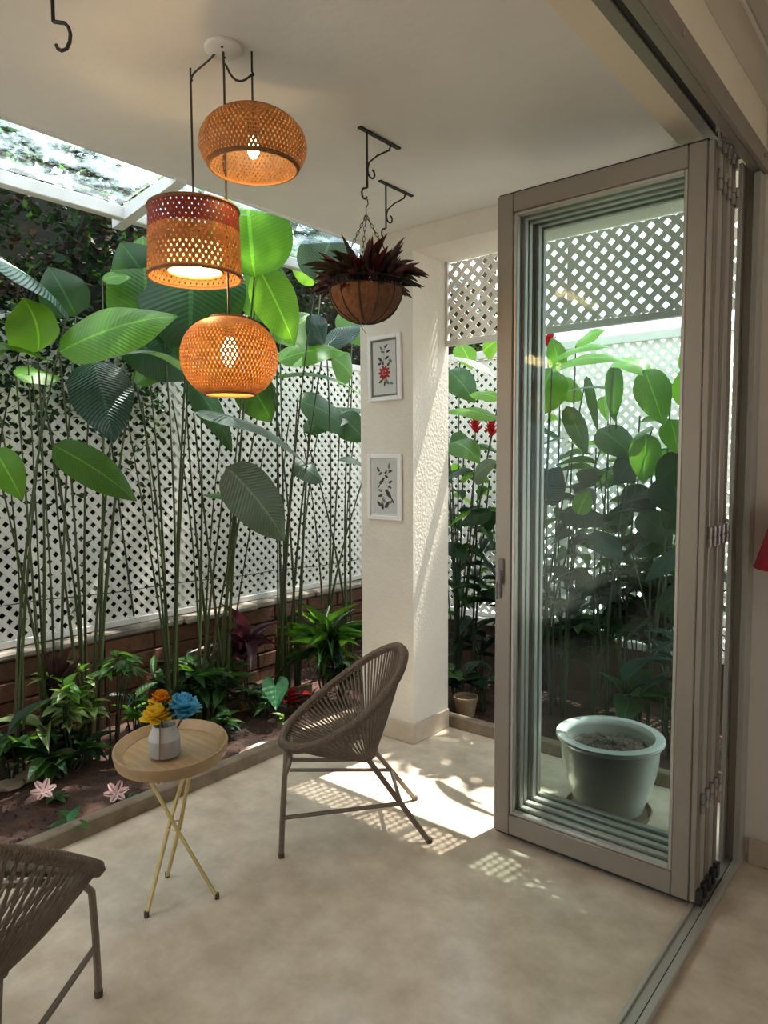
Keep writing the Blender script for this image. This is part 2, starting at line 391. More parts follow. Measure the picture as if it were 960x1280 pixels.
# door track on the floor, header rail, jamb
t1 = MB(); t1.box((TX, -3.2, .001), (TX + .012, 2.995, .02), .002); t1.box((TX + .012, -3.2, .001), (TX2 - .03, 2.995, .010)); t1.box((TX2 - .024, -3.2, .001), (TX2, 2.995, .026), .003)
trk = struct('trim_5', t1, 'aluminium_pale', 'pale aluminium floor track of the folding doors', cat='track')
struct('track_slot', MB().box((TX2 - .030, -3.2, .001), (TX2 - .024, 2.995, .016)), 'gasket', '', trk)
h1 = MB(); h1.box((-.764, -3.2, 2.732), (-.726, 2.995, 2.7445), .002); h1.box((-.664, -3.2, 2.664), (-.6305, 2.995, 2.7445), .002); h1.box((-.6295, -3.2, 2.660), (-.612, 2.995, 2.728), .002)
hd = struct('trim_6', h1, 'aluminium', 'taupe aluminium header rail of the folding doors', cat='track')
struct('header_slot', MB().box((-.726, -3.2, 2.738), (-.664, 2.995, 2.7445)), 'gasket', '', hd)
for yy in (1.95, 2.9): struct('screw', MB().box((-.6125, yy, 2.69), (-.608, yy + .012, 2.702), .001), 'steel', '', hd)
j1 = MB(); j1.box((TX, 2.93, .001), (TX + .016, 3.0145, 2.70), .002); j1.box((TX + .016, 2.985, .001), (TX2 - .02, 3.0145, 2.70)); j1.box((TX2 - .02, 2.93, .001), (TX2 + .003, 3.0145, 2.655), .002)
struct('trim_7', j1, 'aluminium_pale', 'pale aluminium jamb of the folding doors', cat='jamb')

# ------------------------------------------------------------------ lattice
def lattice(parent, P0, U, width, z0, z1, N_, pitch=.076, sw=.0275, th=.004, skip=None):
    """diagonal slats, each its own object, clipped to the panel"""
    U = V(U); N_ = V(N_); hgt = z1 - z0; hw = sw / 2 * math.sqrt(2)
    for layer, sg in ((0, 1), (1, -1)):
        c = -hgt if sg > 0 else 0.0
        end = width if sg > 0 else width + hgt
        while c < end:
            # centre line: u = c + sg*(v) ; clip polygon |u - c - sg v| < hw to the rectangle
            poly = []
            for (e, dv) in ((-hw, 1), (hw, -1)):
                rng = [(0, c + e), (hgt, c + e + sg * hgt)]
                pts = []
                (v0, u0), (v1, u1) = rng
                # clip in u to [0,width]
                ta, tb = 0., 1.
                du = u1 - u0
                for bound, s2 in ((0, 1), (width, -1)):
                    # s2*(u-bound)>=0
                    f0 = s2 * (u0 - bound); f1 = s2 * (u1 - bound)
                    if f0 < 0 and f1 < 0: ta = 2
                    elif f0 < 0: ta = max(ta, f0 / (f0 - f1))
                    elif f1 < 0: tb = min(tb, f0 / (f0 - f1))
                if ta < tb: pts = [(u0 + du * ta, v0 + (v1 - v0) * ta), (u0 + du * tb, v0 + (v1 - v0) * tb)]
                if dv < 0: pts.reverse()
                poly += pts
            if len(poly) == 4:
                mb = MB(); off = N_ * (th * layer)
                fr = [P0 + U * u + V((0, 0, z0 + v)) + off for u, v in poly]; bk = [q + N_ * th for q in fr]
                mb.add(fr + bk, [(0, 1, 2, 3), (7, 6, 5, 4), (0, 4, 5, 1), (1, 5, 6, 2), (2, 6, 7, 3), (3, 7, 4, 0)])
                part('slat', mb, 'lattice', parent, smooth=False)
            c += pitch
FX = -4.0
lf = thing('lattice_fence', (FX, 1.8, .60), 'white diagonal lattice fence standing on the low brick wall', 'fence')
lattice(lf, V((FX + .004, -.9, 0)), (0, 1, 0), 5.46, .64, 2.36, (1, 0, 0))
part('top_rail', MB().box((FX - .02, -.9, 2.361), (FX + .03, 4.56, 2.41), .004), 'white_frame', lf)
part('bottom_rail', MB().box((FX - .02, -.9, .60), (FX + .025, 4.56, .639), .004), 'white_frame', lf)
for y in (-.9, .9, 2.7, 4.5): part('post', MB().box((FX - .05, y, .60), (FX + .001, y + .05, 2.36), .004), 'white_frame', lf)
FY = 4.6
bf = thing('lattice_fence', (-1.3, FY, .42), 'white diagonal lattice fence behind the red ginger plants', 'fence')
lattice(bf, V((-3.98, FY - .008, 0)), (1, 0, 0), 4.7, .455, 2.36, (0, 1, 0))
part('top_rail', MB().box((-3.98, FY - .03, 2.361), (.72, FY + .03, 2.42), .004), 'white_frame', bf)
part('bottom_rail', MB().box((-3.98, FY - .025, .42), (.72, FY + .025, .454), .004), 'white_frame', bf)
for x in (-3.95, -2.2, -.45): part('post', MB().box((x, FY + .006, .42), (x + .05, FY + .05, 2.36), .004), 'white_frame', bf)
# low brick wall below the left fence: each brick a piece
wl = struct('wall_left', MB().box((-4.14, -.95, -.12), (-3.915, 4.7, .55)), 'mortar', 'low brown brick wall below the white lattice', cat='wall')
rr = random.Random(5)
for row in range(5):
    y = -.9 - (.17 if row % 2 else 0); z = .004 + row * .11
    while y < 4.5:
        L_ = .335; d = rr.uniform(0, .006)
        bx = MB().box((-3.93, max(y, -.9), z), (-3.900 + d, min(y + L_ - .012, 4.58), z + .098), .005)
        o = obj('brick', bx.mesh('brick', 'brick'), wl); y += L_
cp = MB(); yy = -.95
while yy < 4.6:
    cp.box((-4.13, yy, .551), (-3.875 + rr.uniform(-.02, .012), min(yy + .6, 4.58), .598 + rr.uniform(-.004, .0)), .012); yy += .603
struct('trim_8', cp, 'ledge', 'worn grey coping on the low brick wall', cat='coping')
struct('wall_garden', MB().box((-3.9, FY - .05, -.12), (1.6, FY + .12, .37)), 'mortar', 'low dark wall below the back lattice', cat='wall')
struct('trim_9', MB().box((-3.87, FY - .08, .371), (1.6, FY + .13, .419), .006), 'white_frame', 'white coping below the back lattice', cat='coping')
# lattice valance in the opening
vl = thing('lattice_valance', (-1.6, CY1 - .03, 2.28), 'white lattice valance hanging in the garden opening', 'lattice panel')
lattice(vl, V((-2.35, 3.437, 0)), (1, 0, 0), 1.70, 2.30, 2.735, (0, 1, 0))
part('bottom_rail', MB().box((-2.36, 3.425, 2.265), (-.64, 3.452, 2.2995), .003), 'white_frame', vl)
part('side_stile', MB().box((-2.364, 3.425, 2.30), (-2.3505, 3.455, 2.7415), .002), 'white_frame', vl)
part('mullion', MB().box((-1.625, 3.4455, 2.30), (-1.600, 3.457, 2.735), .002), 'white_frame', vl)

# ------------------------------------------------------------------ glass canopy at the slab edge
cn = thing('glass_canopy', (-3.0, 1.9, 2.8), 'glass canopy on white rafters along the patio slab edge', 'canopy')
part('edge_tube', MB().tube([(-2.775, -3.1, 2.875), (-2.775, 3.5, 2.875)], .018, 10), 'white_frame', cn)
part('outer_beam', MB().box((-3.235, -3.1, 2.775), (-3.185, 4.5, 2.835), .005), 'white_frame', cn)
for y in (-1.0, .45, 1.90, 3.35):
    mb = MB(); mb.add([(-2.76, y, 2.845), (-2.76, y + .055, 2.845), (-2.76, y, 2.90), (-2.76, y + .055, 2.90), (-3.30, y, 2.755), (-3.30, y + .055, 2.755), (-3.30, y, 2.825), (-3.30, y + .055, 2.825)],
        [(0, 1, 3, 2), (5, 4, 6, 7), (0, 4, 5, 1), (2, 3, 7, 6), (0, 2, 6, 4), (1, 5, 7, 3)]); part('rafter', mb, 'white_frame', cn, smooth=False)
for y0, y1 in ((-3.1, -1.0), (-.94, .45), (.51, 1.90), (1.96, 3.35), (3.41, 4.5)):
    mb = MB(); mb.add([(-2.78, y0, 2.905), (-2.78, y1, 2.905), (-3.30, y1, 2.838), (-3.30, y0, 2.838)], [(0, 1, 2, 3)]); part('pane', mb, 'canopy_glass', cn, smooth=False)

# ================================================================== folding door panels
def panel(k, label, lever):
    y0 = 2.545 + .056 * k; y1 = y0 + .044; x0 = -1.504 + (0, .006, -.004, .008, .002)[k]; x1 = -.706; z0, z1 = .03, 2.66
    p = thing('folding_door_panel', ((x0 + x1) / 2, y0, z0), label, 'door', 'folded glass door panels')
    a = .072; top = .075; bot = .085
    part('stile', MB().box((x0, y0, z0), (x0 + a, y1, z1), .004), 'aluminium', p)
    part('stile', MB().box((x1 - .062, y0, z0), (x1, y1, z1), .004), 'aluminium', p)
    part('rail', MB().box((x0 + a, y0, z1 - top), (x1 - .062, y1, z1), .004), 'aluminium', p)
    part('rail', MB().box((x0 + a, y0, z0), (x1 - .062, y1, z0 + bot), .004), 'aluminium', p)
    # glazing beads
    gx0, gx1, gz0, gz1 = x0 + a, x1 - .062, z0 + bot, z1 - top
    for (lo, hi) in (((gx0, y0 + .008, gz0), (gx0 + .014, y1 - .008, gz1)), ((gx1 - .014, y0 + .008, gz0), (gx1, y1 - .008, gz1)),
                     ((gx0 + .014, y0 + .008, gz0), (gx1 - .014, y1 - .008, gz0 + .014)), ((gx0 + .014, y0 + .008, gz1 - .014), (gx1 - .014, y1 - .008, gz1))):
        part('glazing_bead', MB().box(lo, hi, .003), 'aluminium_pale', p)
    mb = MB(); yc = (y0 + y1) / 2; mb.add([(gx0 + .01, yc, gz0 + .01), (gx1 - .01, yc, gz0 + .01), (gx1 - .01, yc, gz1 - .01), (gx0 + .01, yc, gz1 - .01)], [(0, 1, 2, 3)])
    part('pane', mb, 'door_glass', p, smooth=False)
    part('gasket', MB().box((x0 + .004, y0 + .01, z1), (x1, y1 - .01, z1 + .007)), 'gasket', p, smooth=False)
    part('floor_seal', MB().box((x0 + .004, y0 + .012, z0 - .012), (x1, y1 - .012, z0)), 'gasket', p, smooth=False)
    part('edge_profile', MB().box((x1, y0 + .004, z0), (x1 + .022, y1 + .006, z1 - .004), .003), 'aluminium_pale' if k % 2 else 'aluminium', p)
    for hz in (.35, 1.30, 2.50):
        part('hinge', MB().lathe([(.010, 0), (.010, .03), (.007, .032), (.007, .036), (.010, .038), (.010, .07)], (x1 + .028, y1 - .002, hz), 10), 'steel', p)
    part('roller_pin', MB().lathe([(.006, 0), (.006, .05), (.014, .05), (.014, .075)], (x1 + .03, (y0 + y1) / 2, z1 - .03), 10), 'steel', p)
    part('carriage', MB().box((x1 + .012, y0 + .008, .021), (x1 + .04, y1 - .006, .075), .003), 'gasket', p)
    if lever:
        l = part('latch_plate', MB().box((x0 + .018, y0 - .010, 1.13), (x0 + .044, y0 + .001, 1.20), .004), 'switch_grey', p)
        mb = MB(); mb.box((x0 + .024, y0 - .022, 1.09), (x0 + .040, y0 - .008, 1.15), .004); mb.box((x0 + .012, y0 - .024, 1.03), (x0 + .026, y0 - .012, 1.10), .005)
        part('lever', mb, 'switch_grey', l)
    return p
for k, lb in enumerate(('outermost taupe folding glass door panel with the latch lever', 'second folded glass door panel, directly behind the latch panel',
                        'third folded glass door panel counted from the latch panel', 'fourth folded glass door panel counted from the latch panel', 'last folded glass door panel of the stack, nearest the jamb')):
    panel(k, lb, k == 0)

# ================================================================== woven pendant lamps
def weave(prof, n, pitch, wid, th=.0015, seg=26, dirs=(1, -1)):
    """helical strips on a surface of revolution prof(t)->(r,z), both hands"""
    mb = MB()
    for d in dirs:
        off = .0012 * d
        for k in range(n):
            a0 = 2 * math.pi * k / n; vs = []; fs = []
            for i in range(seg + 1):
                t = i / seg; r, z = prof(t); r2, z2 = prof(min(1, t + .01)); r1, z1 = prof(max(0, t - .01))
                a = a0 + d * pitch * t
                T = V((r2 - r1, z2 - z1)); T = T.normalized() if T.length else V((0, 1))
                er = V((math.cos(a), math.sin(a), 0)); ea = V((-math.sin(a), math.cos(a), 0)); ez = V((0, 0, 1))
                p = er * (r + off) + ez * z
                sN = er * T.y - ez * T.x
                w = wid * min(1, .35 + r / max(1e-4, prof(.5)[0]))
                vs += [p - ea * w / 2, p + ea * w / 2]
            for i in range(seg): fs.append((2 * i, 2 * i + 1, 2 * i + 3, 2 * i + 2))
            mb.add(vs, fs)
    return mb
def hoops(prof, ts, r=.003, n=40):
    mb = MB()
    for t in ts:
        rr_, z = prof(t); mb.tube([(rr_ * math.cos(2 * math.pi * i / n), rr_ * math.sin(2 * math.pi * i / n), z) for i in range(n)], r, 6, closed=True)
    return mb
def shift(mb, loc):
    l = V(loc); mb.v = [p + l for p in mb.v]; return mb
def bulb_parts(p, c, power, size=1):
    s_ = size
    part('bulb', shift(MB().lathe([(.001, -.05 * s_), (.012 * s_, -.045 * s_), (.022 * s_, -.025 * s_), (.024 * s_, -.008 * s_), (.017 * s_, .014 * s_), (.012 * s_, .03 * s_)], n=20), c), 'bulb', p)
    part('socket', shift(MB().lathe([(.013, .03 * s_), (.018, .032 * s_), (.018, .075), (.006, .085)], n=16), c), 'cable', p)
    ld = bpy.data.lights.new('lamp_glow', 'POINT'); ld.energy = power; ld.color = (1, .68, .28); ld.shadow_soft_size = .03
    lo = bpy.data.objects.new('lamp_glow', ld); COL.objects.link(lo); lo.parent = p; lo.location = V(c) - org(p) - V((0, 0, .075 * s_))
rose_c = (-1.80, 1.42)
lamp_group = 'woven pendant lamps'
# --- dome lamp
L1 = V((-1.752, 1.491, 2.497))
p1 = thing('pendant_lamp', L1, 'squat brown woven bamboo dome pendant with a bare bulb', 'lamp', lamp_group)
def pr1(t):  # bottom opening -> top
    a = -.62 + t * (math.pi / 2 - .02 + .62); return ((.165 * math.cos(a)) if math.cos(a) > .12 else .022, .082 + .112 * math.sin(a))
part('woven_shade', shift(weave(pr1, 72, 1.0, .0090), L1), 'bamboo_dark', p1, smooth=False, kind='stuff')
part('shade_hoop', shift(hoops(pr1, (0, .02), .004), L1), 'bamboo_dark', p1)
part('top_cap', shift(MB().lathe([(.03, .190), (.03, .197), (.008, .203)], n=20), L1), 'bamboo_dark', p1)
bulb_parts(p1, L1 + V((0, 0, .085)), 2.0, .8)
# --- drum lamp
L2 = V((-1.973, 1.424, 2.205))
p2 = thing('pendant_lamp', L2, 'cylindrical woven pendant with dark red upper band and inner shade', 'lamp', lamp_group)
pr2 = lambda t: (.149 - .006 * t, .214 * t)
pr2a = lambda t: pr2(t * .66); pr2b = lambda t: pr2(.66 + .34 * t)
def lattice_drum(pr, n, turns, wid, seg): return weave(pr, n, turns, wid, seg=seg)
part('woven_shade', shift(weave(pr2a, 48, .62, .0125, seg=12), L2), 'bamboo', p2, smooth=False, kind='stuff')
part('red_band', shift(weave(pr2b, 48, .32, .0137, seg=8), L2), 'bamboo_red', p2, smooth=False, kind='stuff', label='dark red woven upper band')
part('shade_hoop', shift(hoops(pr2, (0,), .006), L2), 'bamboo_brown', p2)
part('shade_hoop', shift(hoops(pr2, (1,), .006), L2), 'bamboo_brown', p2)
mb = MB(); mb.lathe([(.088, .02), (.090, .10)], n=36, cap=False); part('inner_shade', shift(mb, L2), 'cotton', p2)
part('inner_hoop', shift(hoops(lambda t: (.089, .018), (0,), .004), L2), 'bamboo_brown', p2)
mb = MB()
for i in range(3):
    a = i * 2.094; mb.tube([(.143 * math.cos(a), .143 * math.sin(a), .212), (.01 * math.cos(a), .01 * math.sin(a), .214)], .003, 6)
    mb.tube([(.089 * math.cos(a), .089 * math.sin(a), .10), (.06 * math.cos(a), .06 * math.sin(a), .213)], .002, 6)
part('spider', shift(mb, L2), 'iron', p2)
bulb_parts(p2, L2 + V((0, 0, .075)), 2.4, 1.3)
# --- globe lamp
L3 = V((-1.878, 1.482, 1.832))
p3 = thing('pendant_lamp', L3, 'honey coloured woven globe pendant hanging lowest of the cluster', 'lamp', lamp_group)
def pr3(t):
    a = -1.12 + t * (1.12 + 1.30); c = math.cos(a)
    return (.157 * abs(c) ** .8, .114 + .122 * math.sin(a) / math.sin(1.12) * (1 if a < 0 else .93))
part('woven_shade', shift(weave(pr3, 72, 1.15, .0082), L3), 'bamboo', p3, smooth=False, kind='stuff')
part('shade_hoop', shift(hoops(pr3, (0,), .005), L3), 'bamboo_brown', p3)
part('shade_hoop', shift(hoops(pr3, (1,), .005), L3), 'bamboo_brown', p3)
part('top_cap', shift(MB().lathe([(.062, pr3(1)[1]), (.06, pr3(1)[1] + .006), (.008, pr3(1)[1] + .012)], n=20), L3), 'bamboo_brown', p3)
bulb_parts(p3, L3 + V((0, 0, .14)), 3.0, 1.2)
# cords and ceiling rose
rz = CZ
part('cord', MB().tube([(-1.82, 1.44, rz - .035)] + bez((-1.82, 1.445, rz - .036), (-1.80, 1.46, rz - .10), (-1.78, 1.48, rz - .09), (L1.x, L1.y, rz - .066), 8) + [(L1.x, L1.y, rz - .08), (L1.x, L1.y, L1.z + .17)], .0035, 6), 'cable', p1)
part('ceiling_hook', MB().tube([(L1.x, L1.y, rz - .0005), (L1.x, L1.y, rz - .06), (L1.x + .008, L1.y, rz - .072), (L1.x - .004, L1.y, rz - .074)], .003, 6), 'iron', p1)
part('cord', MB().tube(bez((-1.83, 1.41, rz - .014), (-1.88, 1.41, rz - .035), (-1.97, 1.42, rz - .012), (L2.x, L2.y, rz - .045), 10) + [(L2.x, L2.y, rz - .1), (L2.x, L2.y, L2.z + .155)], .0035, 6), 'cable', p2)
part('ceiling_hook', MB().tube([(L2.x, L2.y, rz - .0005), (L2.x, L2.y, rz - .03), (L2.x + .008, L2.y, rz - .04), (L2.x - .004, L2.y, rz - .046)], .003, 6), 'iron', p2)
part('cord', MB().tube(bez((-1.80, 1.42, rz - .012), (-1.81, 1.43, 2.78), (L3.x - .03, L3.y + .024, 2.78), (L3.x - .03, L3.y + .024, 2.66), 8) + [(L3.x - .02, L3.y + .016, 2.50), (L3.x, L3.y, L3.z + .21)], .0035, 6), 'cable', p3)
rs = thing('ceiling_rose', (-1.80, 1.42, rz), 'round white ceiling rose holding the three lamp cords', 'ceiling rose')
part('plate', MB().lathe([(.050, -.014), (.056, -.010), (.056, -.0005)], (-1.80, 1.42, rz), 28), 'plaster', rs)
for dx, dy in ((.02, -.02), (-.02, .02)): part('screw', MB().lathe([(.004, -.017), (.004, -.013)], (-1.80 + dx, 1.42 + dy, rz), 8), 'iron', rs)

# ================================================================== hanging brackets and basket
def bracket(x, y, rot, label, drop=.212, s=1.0):
    b = thing('ceiling_bracket', (x, y, CZ), label, 'hook', 'black iron ceiling brackets')
    # local: bar along +Y
    def T(pts): 
        R = Matrix.Rotation(rot, 3, 'Z'); return [R @ V(q) + V((x, y, CZ)) for q in pts]
    mb = MB(); lo, hi = (-.009, -.045 * s, -.007), (.009, .20 * s, -.0006)
    bx = MB().box(lo, hi, .001); bx.v = T(bx.v); part('mounting_bar', bx, 'iron', b)
    part('rod', MB().tube(T([(0, 0, -.004), (0, 0, -drop)]), .0042, 8), 'iron', b)
    sp = [(0, .145 * s, -.006), (0, .135 * s, -.03), (0, .06 * s, -.075 * s), (0, .012 * s, -.115 * s), (0, .004, -.14 * s)]
    cx, cz, r = .028 * s, -.150 * s, .024 * s
    for i in range(9):
        a = math.pi - .0 + i * .55; q = r * (1 - i * .055); sp.append((0, cx + q * math.cos(a), cz + q * math.sin(a)))
    part('scroll_brace', MB().tube(T(sp), .0036, 6), 'iron', b)
    hk = [(0, 0, -drop)]; r = .022 * s
    for i in range(9):
        a = math.pi / 2 + i * .5; q = r * (1 if i < 6 else 1 - (i - 5) * .15); hk.append((0, -.012 * s + q * math.cos(a) * .9, -drop - r - .006 + q * math.sin(a)))
    part('hook', MB().tube(T(hk), .004, 6), 'iron', b)
    return b
bracket(-1.82, 2.11, 0, 'black iron scroll bracket carrying the hanging flower basket')
bracket(-2.088, 2.55, 0, 'empty black iron scroll bracket beside the hanging basket', drop=.20)
bracket(-1.562, .777, 1.9, 'empty black iron ceiling bracket away from the hanging basket', drop=.31, s=1.45)
HB = V((-1.825, 2.105, 2.135))
hb = thing('hanging_basket', HB, 'round coir hanging basket with dark red foliage plants', 'hanging basket')
R0 = .142; rimz = .128
prof = [(R0 * math.sin(a), rimz - rimz * math.cos(a)) for a in [i / 9 * math.pi / 2 for i in range(10)]]
mb = MB(); mb.lathe([(max(r, .004), z) for r, z in prof] + [(R0 - .012, rimz - .004), (.02, rimz - .03)], n=32); part('coir_liner', shift(mb, HB), 'coir', hb)
for i in range(12):
    a = 2 * math.pi * i / 12; part('wire_rib', MB().tube([HB + V(((r + .003) * math.cos(a), (r + .003) * math.sin(a), z)) for r, z in prof], .002, 5), 'iron', hb)
for zz, rr_ in ((rimz + .003, R0 + .003), (rimz + .028, R0 + .006)):
    part('wire_ring', MB().tube([HB + V((rr_ * math.cos(i * .2618), rr_ * math.sin(i * .2618), zz)) for i in range(24)], .0025, 5, closed=True), 'iron', hb)
mb = MB()
for i in range(36):
    a = 2 * math.pi * i / 36; b2 = a + .0873
    mb.tube([HB + V(((R0 + .003) * math.cos(a), (R0 + .003) * math.sin(a), rimz)), HB + V(((R0 + .006) * math.cos(b2), (R0 + .006) * math.sin(b2), rimz + .028)), HB + V(((R0 + .003) * math.cos(b2 + .0873), (R0 + .003) * math.sin(b2 + .0873), rimz))], .0015, 4)
part('wire_zigzag', mb, 'iron', hb)
apex = V((-1.822, 2.105, 2.545))
for i in range(3):
    a = .4 + i * 2.094; e = HB + V((R0 * math.cos(a), R0 * math.sin(a), rimz + .028)); mb = MB(); n = 15
    for k in range(n):
        c = apex + (e - apex) * ((k + .5) / n); d = (e - apex).normalized(); sd_ = d.orthogonal().normalized()
        if k % 2: sd_ = d.cross(sd_)
        mb.tube([c + d * (.014 * math.cos(q * 1.047)) + sd_ * (.005 * math.sin(q * 1.047)) for q in range(6)], .0013, 4, closed=True)
    part('chain', mb, 'iron', hb)
part('top_hook', MB().tube([apex, apex + V((0, 0, .03)), apex + V((0, .012, .045)), apex + V((0, .008, .062)), apex + V((0, -.008, .058))], .0022, 5), 'iron', hb)
rr = random.Random(11)
for i in range(150):
    a = rr.uniform(0, 6.283); el = rr.uniform(-.35, 1.4); r = rr.uniform(.02, .12) if el > .5 else rr.uniform(.09, .13)
    d = V((math.cos(a) * math.cos(el), math.sin(a) * math.cos(el), math.sin(el)))
    put_leaf(hb, 'spike', rr.choice(['leaf_red', 'leaf_red', 'leaf_redgreen', 'leaf_redgreen', 'leaf_purple']), HB + V((r * math.cos(a), r * math.sin(a), rimz + rr.uniform(.0, .08))), d, rr.uniform(.075, .15), rr.uniform(.017, .028), roll=rr.uniform(-.6, .6))
part('root_wisp', MB().tube([HB + V((.05, -.09, .02)), HB + V((.06, -.1, -.03)), HB + V((.085, -.1, -.06))], .0012, 4), 'coir', hb)

# ================================================================== pictures on the column
def picture(x0, x1, z0, z1, tilt, label, kind):
    cx, cz = (x0 + x1) / 2, (z0 + z1) / 2; w, h = x1 - x0, z1 - z0; Y = CY0 - .0006
    p = thing('framed_picture', (cx, Y, cz), label, 'picture', 'framed prints on the column'); p.rotation_euler = (0, tilt, 0)
    def loc(name, mb, m, par=p, sm=False): 
        return obj(name, mb.mesh(name, m, (0, 0, 0), sm), par)
    b = .024
    loc('frame_side', MB().box((-w / 2, -.022, -h / 2), (-w / 2 + b, 0, h / 2), .003), 'frame_white')
    loc('frame_side', MB().box((w / 2 - b, -.022, -h / 2), (w / 2, 0, h / 2), .003), 'frame_white')
    loc('frame_side', MB().box((-w / 2 + b, -.022, h / 2 - b), (w / 2 - b, 0, h / 2), .003), 'frame_white')
    loc('frame_side', MB().box((-w / 2 + b, -.022, -h / 2), (w / 2 - b, 0, -h / 2 + b), .003), 'frame_white')
    bd = .012
    loc('inner_slip', MB().box((-w / 2 + b, -.010, -h / 2 + b), (w / 2 - b, -.001, h / 2 - b)), 'mount' if kind else 'ink_grey')
    pr = loc('print', MB().box((-w / 2 + b + bd, -.0115, -h / 2 + b + bd), (w / 2 - b - bd, -.0102, h / 2 - b - bd)), 'paper')
    def lf_(cx_, cz_, L, W_, ang, m):
        mb = MB(); vs = []; n = 10
        for i in range(n):
            t = i / n * 2 * math.pi; u, v = L / 2 * math.cos(t), W_ / 2 * math.sin(t) * (1 - .3 * math.cos(t))
            vs.append((cx_ + u * math.cos(ang) - v * math.sin(ang), -.0121, cz_ + u * math.sin(ang) + v * math.cos(ang)))
        mb.add(vs, [tuple(range(n))]); return loc('printed_leaf', mb, m, pr)
    def st_(pts, r=.0016): return loc('printed_stem', MB().tube([(x, -.0121, z) for x, z in pts], r * .5, 5), 'ink', pr)
    if kind == 0:
        st_([(-.005, -.10), (.0, -.05), (-.004, .03), (.004, .12)])
        for i in range(10): a = i * .628; lf_(.028 * math.cos(a), -.028 + .028 * math.sin(a), .034, .017, a, 'ink_red')
        lf_(0, -.028, .02, .02, 0, 'ink_red')
        for (x, z, l, w_, a) in ((-.02, .11, .034, .014, 2.3), (.015, .12, .03, .013, .7), (-.012, .09, .03, .012, 2.9), (.03, .09, .03, .014, .3), (-.03, .05, .036, .016, 2.5), (.02, .055, .034, .015, .5), (.045, .035, .03, .018, -.6), (-.035, .025, .03, .014, 3.4), (-.012, .03, .03, .014, 1.9),
                                 (.03, .018, .03, .014, .9), (-.03, -.075, .03, .014, 3.7), (.02, -.082, .04, .018, -.7), (.05, -.09, .028, .013, -.3), (.0, -.09, .028, .013, -1.7)): lf_(x, z, l, w_, a, random.choice(['ink', 'ink_grey']))
    else:
        st_([(.03, -.12), (.01, -.07), (.03, -.01), (-.005, .04), (.03, .08), (-.03, .085)]); st_([(.03, .08), (.035, .12)]); st_([(.01, -.07), (-.03, -.04)])
        for (x, z, l, w_, a) in ((-.045, .10, .034, .016, 2.2), (-.03, .075, .03, .014, 3.6), (.035, .12, .032, .016, 1.4), (.045, .09, .03, .015, .3), (.015, .06, .03, .014, 2.6), (.045, .03, .03, .015, .4), (.04, .0, .03, .014, -.5), (-.03, -.02, .034, .016, 2.8), (-.03, -.05, .034, .016, 3.4),
                                 (-.04, -.095, .04, .018, 2.4), (-.015, -.105, .05, .022, 1.7), (.02, -.10, .05, .022, .9), (.045, -.085, .034, .016, .3), (-.005, -.075, .036, .016, 2.2), (.012, .085, .028, .013, .9)): lf_(x, z, l, w_, a, random.choice(['ink', 'ink_grey']))
        for (x, z, sc) in ((-.02, .03, 1), (.035, -.045, 1.3)):   # little birds
            lf_(x, z, .042 * sc, .02 * sc, -.9 if sc > 1 else .7, 'ink'); lf_(x + (-.014 if sc > 1 else .014) * sc, z + .018 * sc, .018 * sc, .016 * sc, .4, 'ink'); lf_(x + (.02 if sc > 1 else -.02) * sc, z - .026 * sc, .034 * sc, .008 * sc, -1.0 if sc > 1 else .9, 'ink')
    g = MB(); g.add([(-w / 2 + b, -.0135, -h / 2 + b), (w / 2 - b, -.0135, -h / 2 + b), (w / 2 - b, -.0135, h / 2 - b), (-w / 2 + b, -.0135, h / 2 - b)], [(0, 1, 2, 3)]); loc('glazing', g, 'picture_glass')
picture(-2.675, -2.438, 1.945, 2.312, math.radians(-1.2), 'white framed print of a red flower, upper picture on the column', 0)
picture(-2.684, -2.437, 1.270, 1.645, 0, 'white framed print of birds on a branch, lower picture on the column', 1)

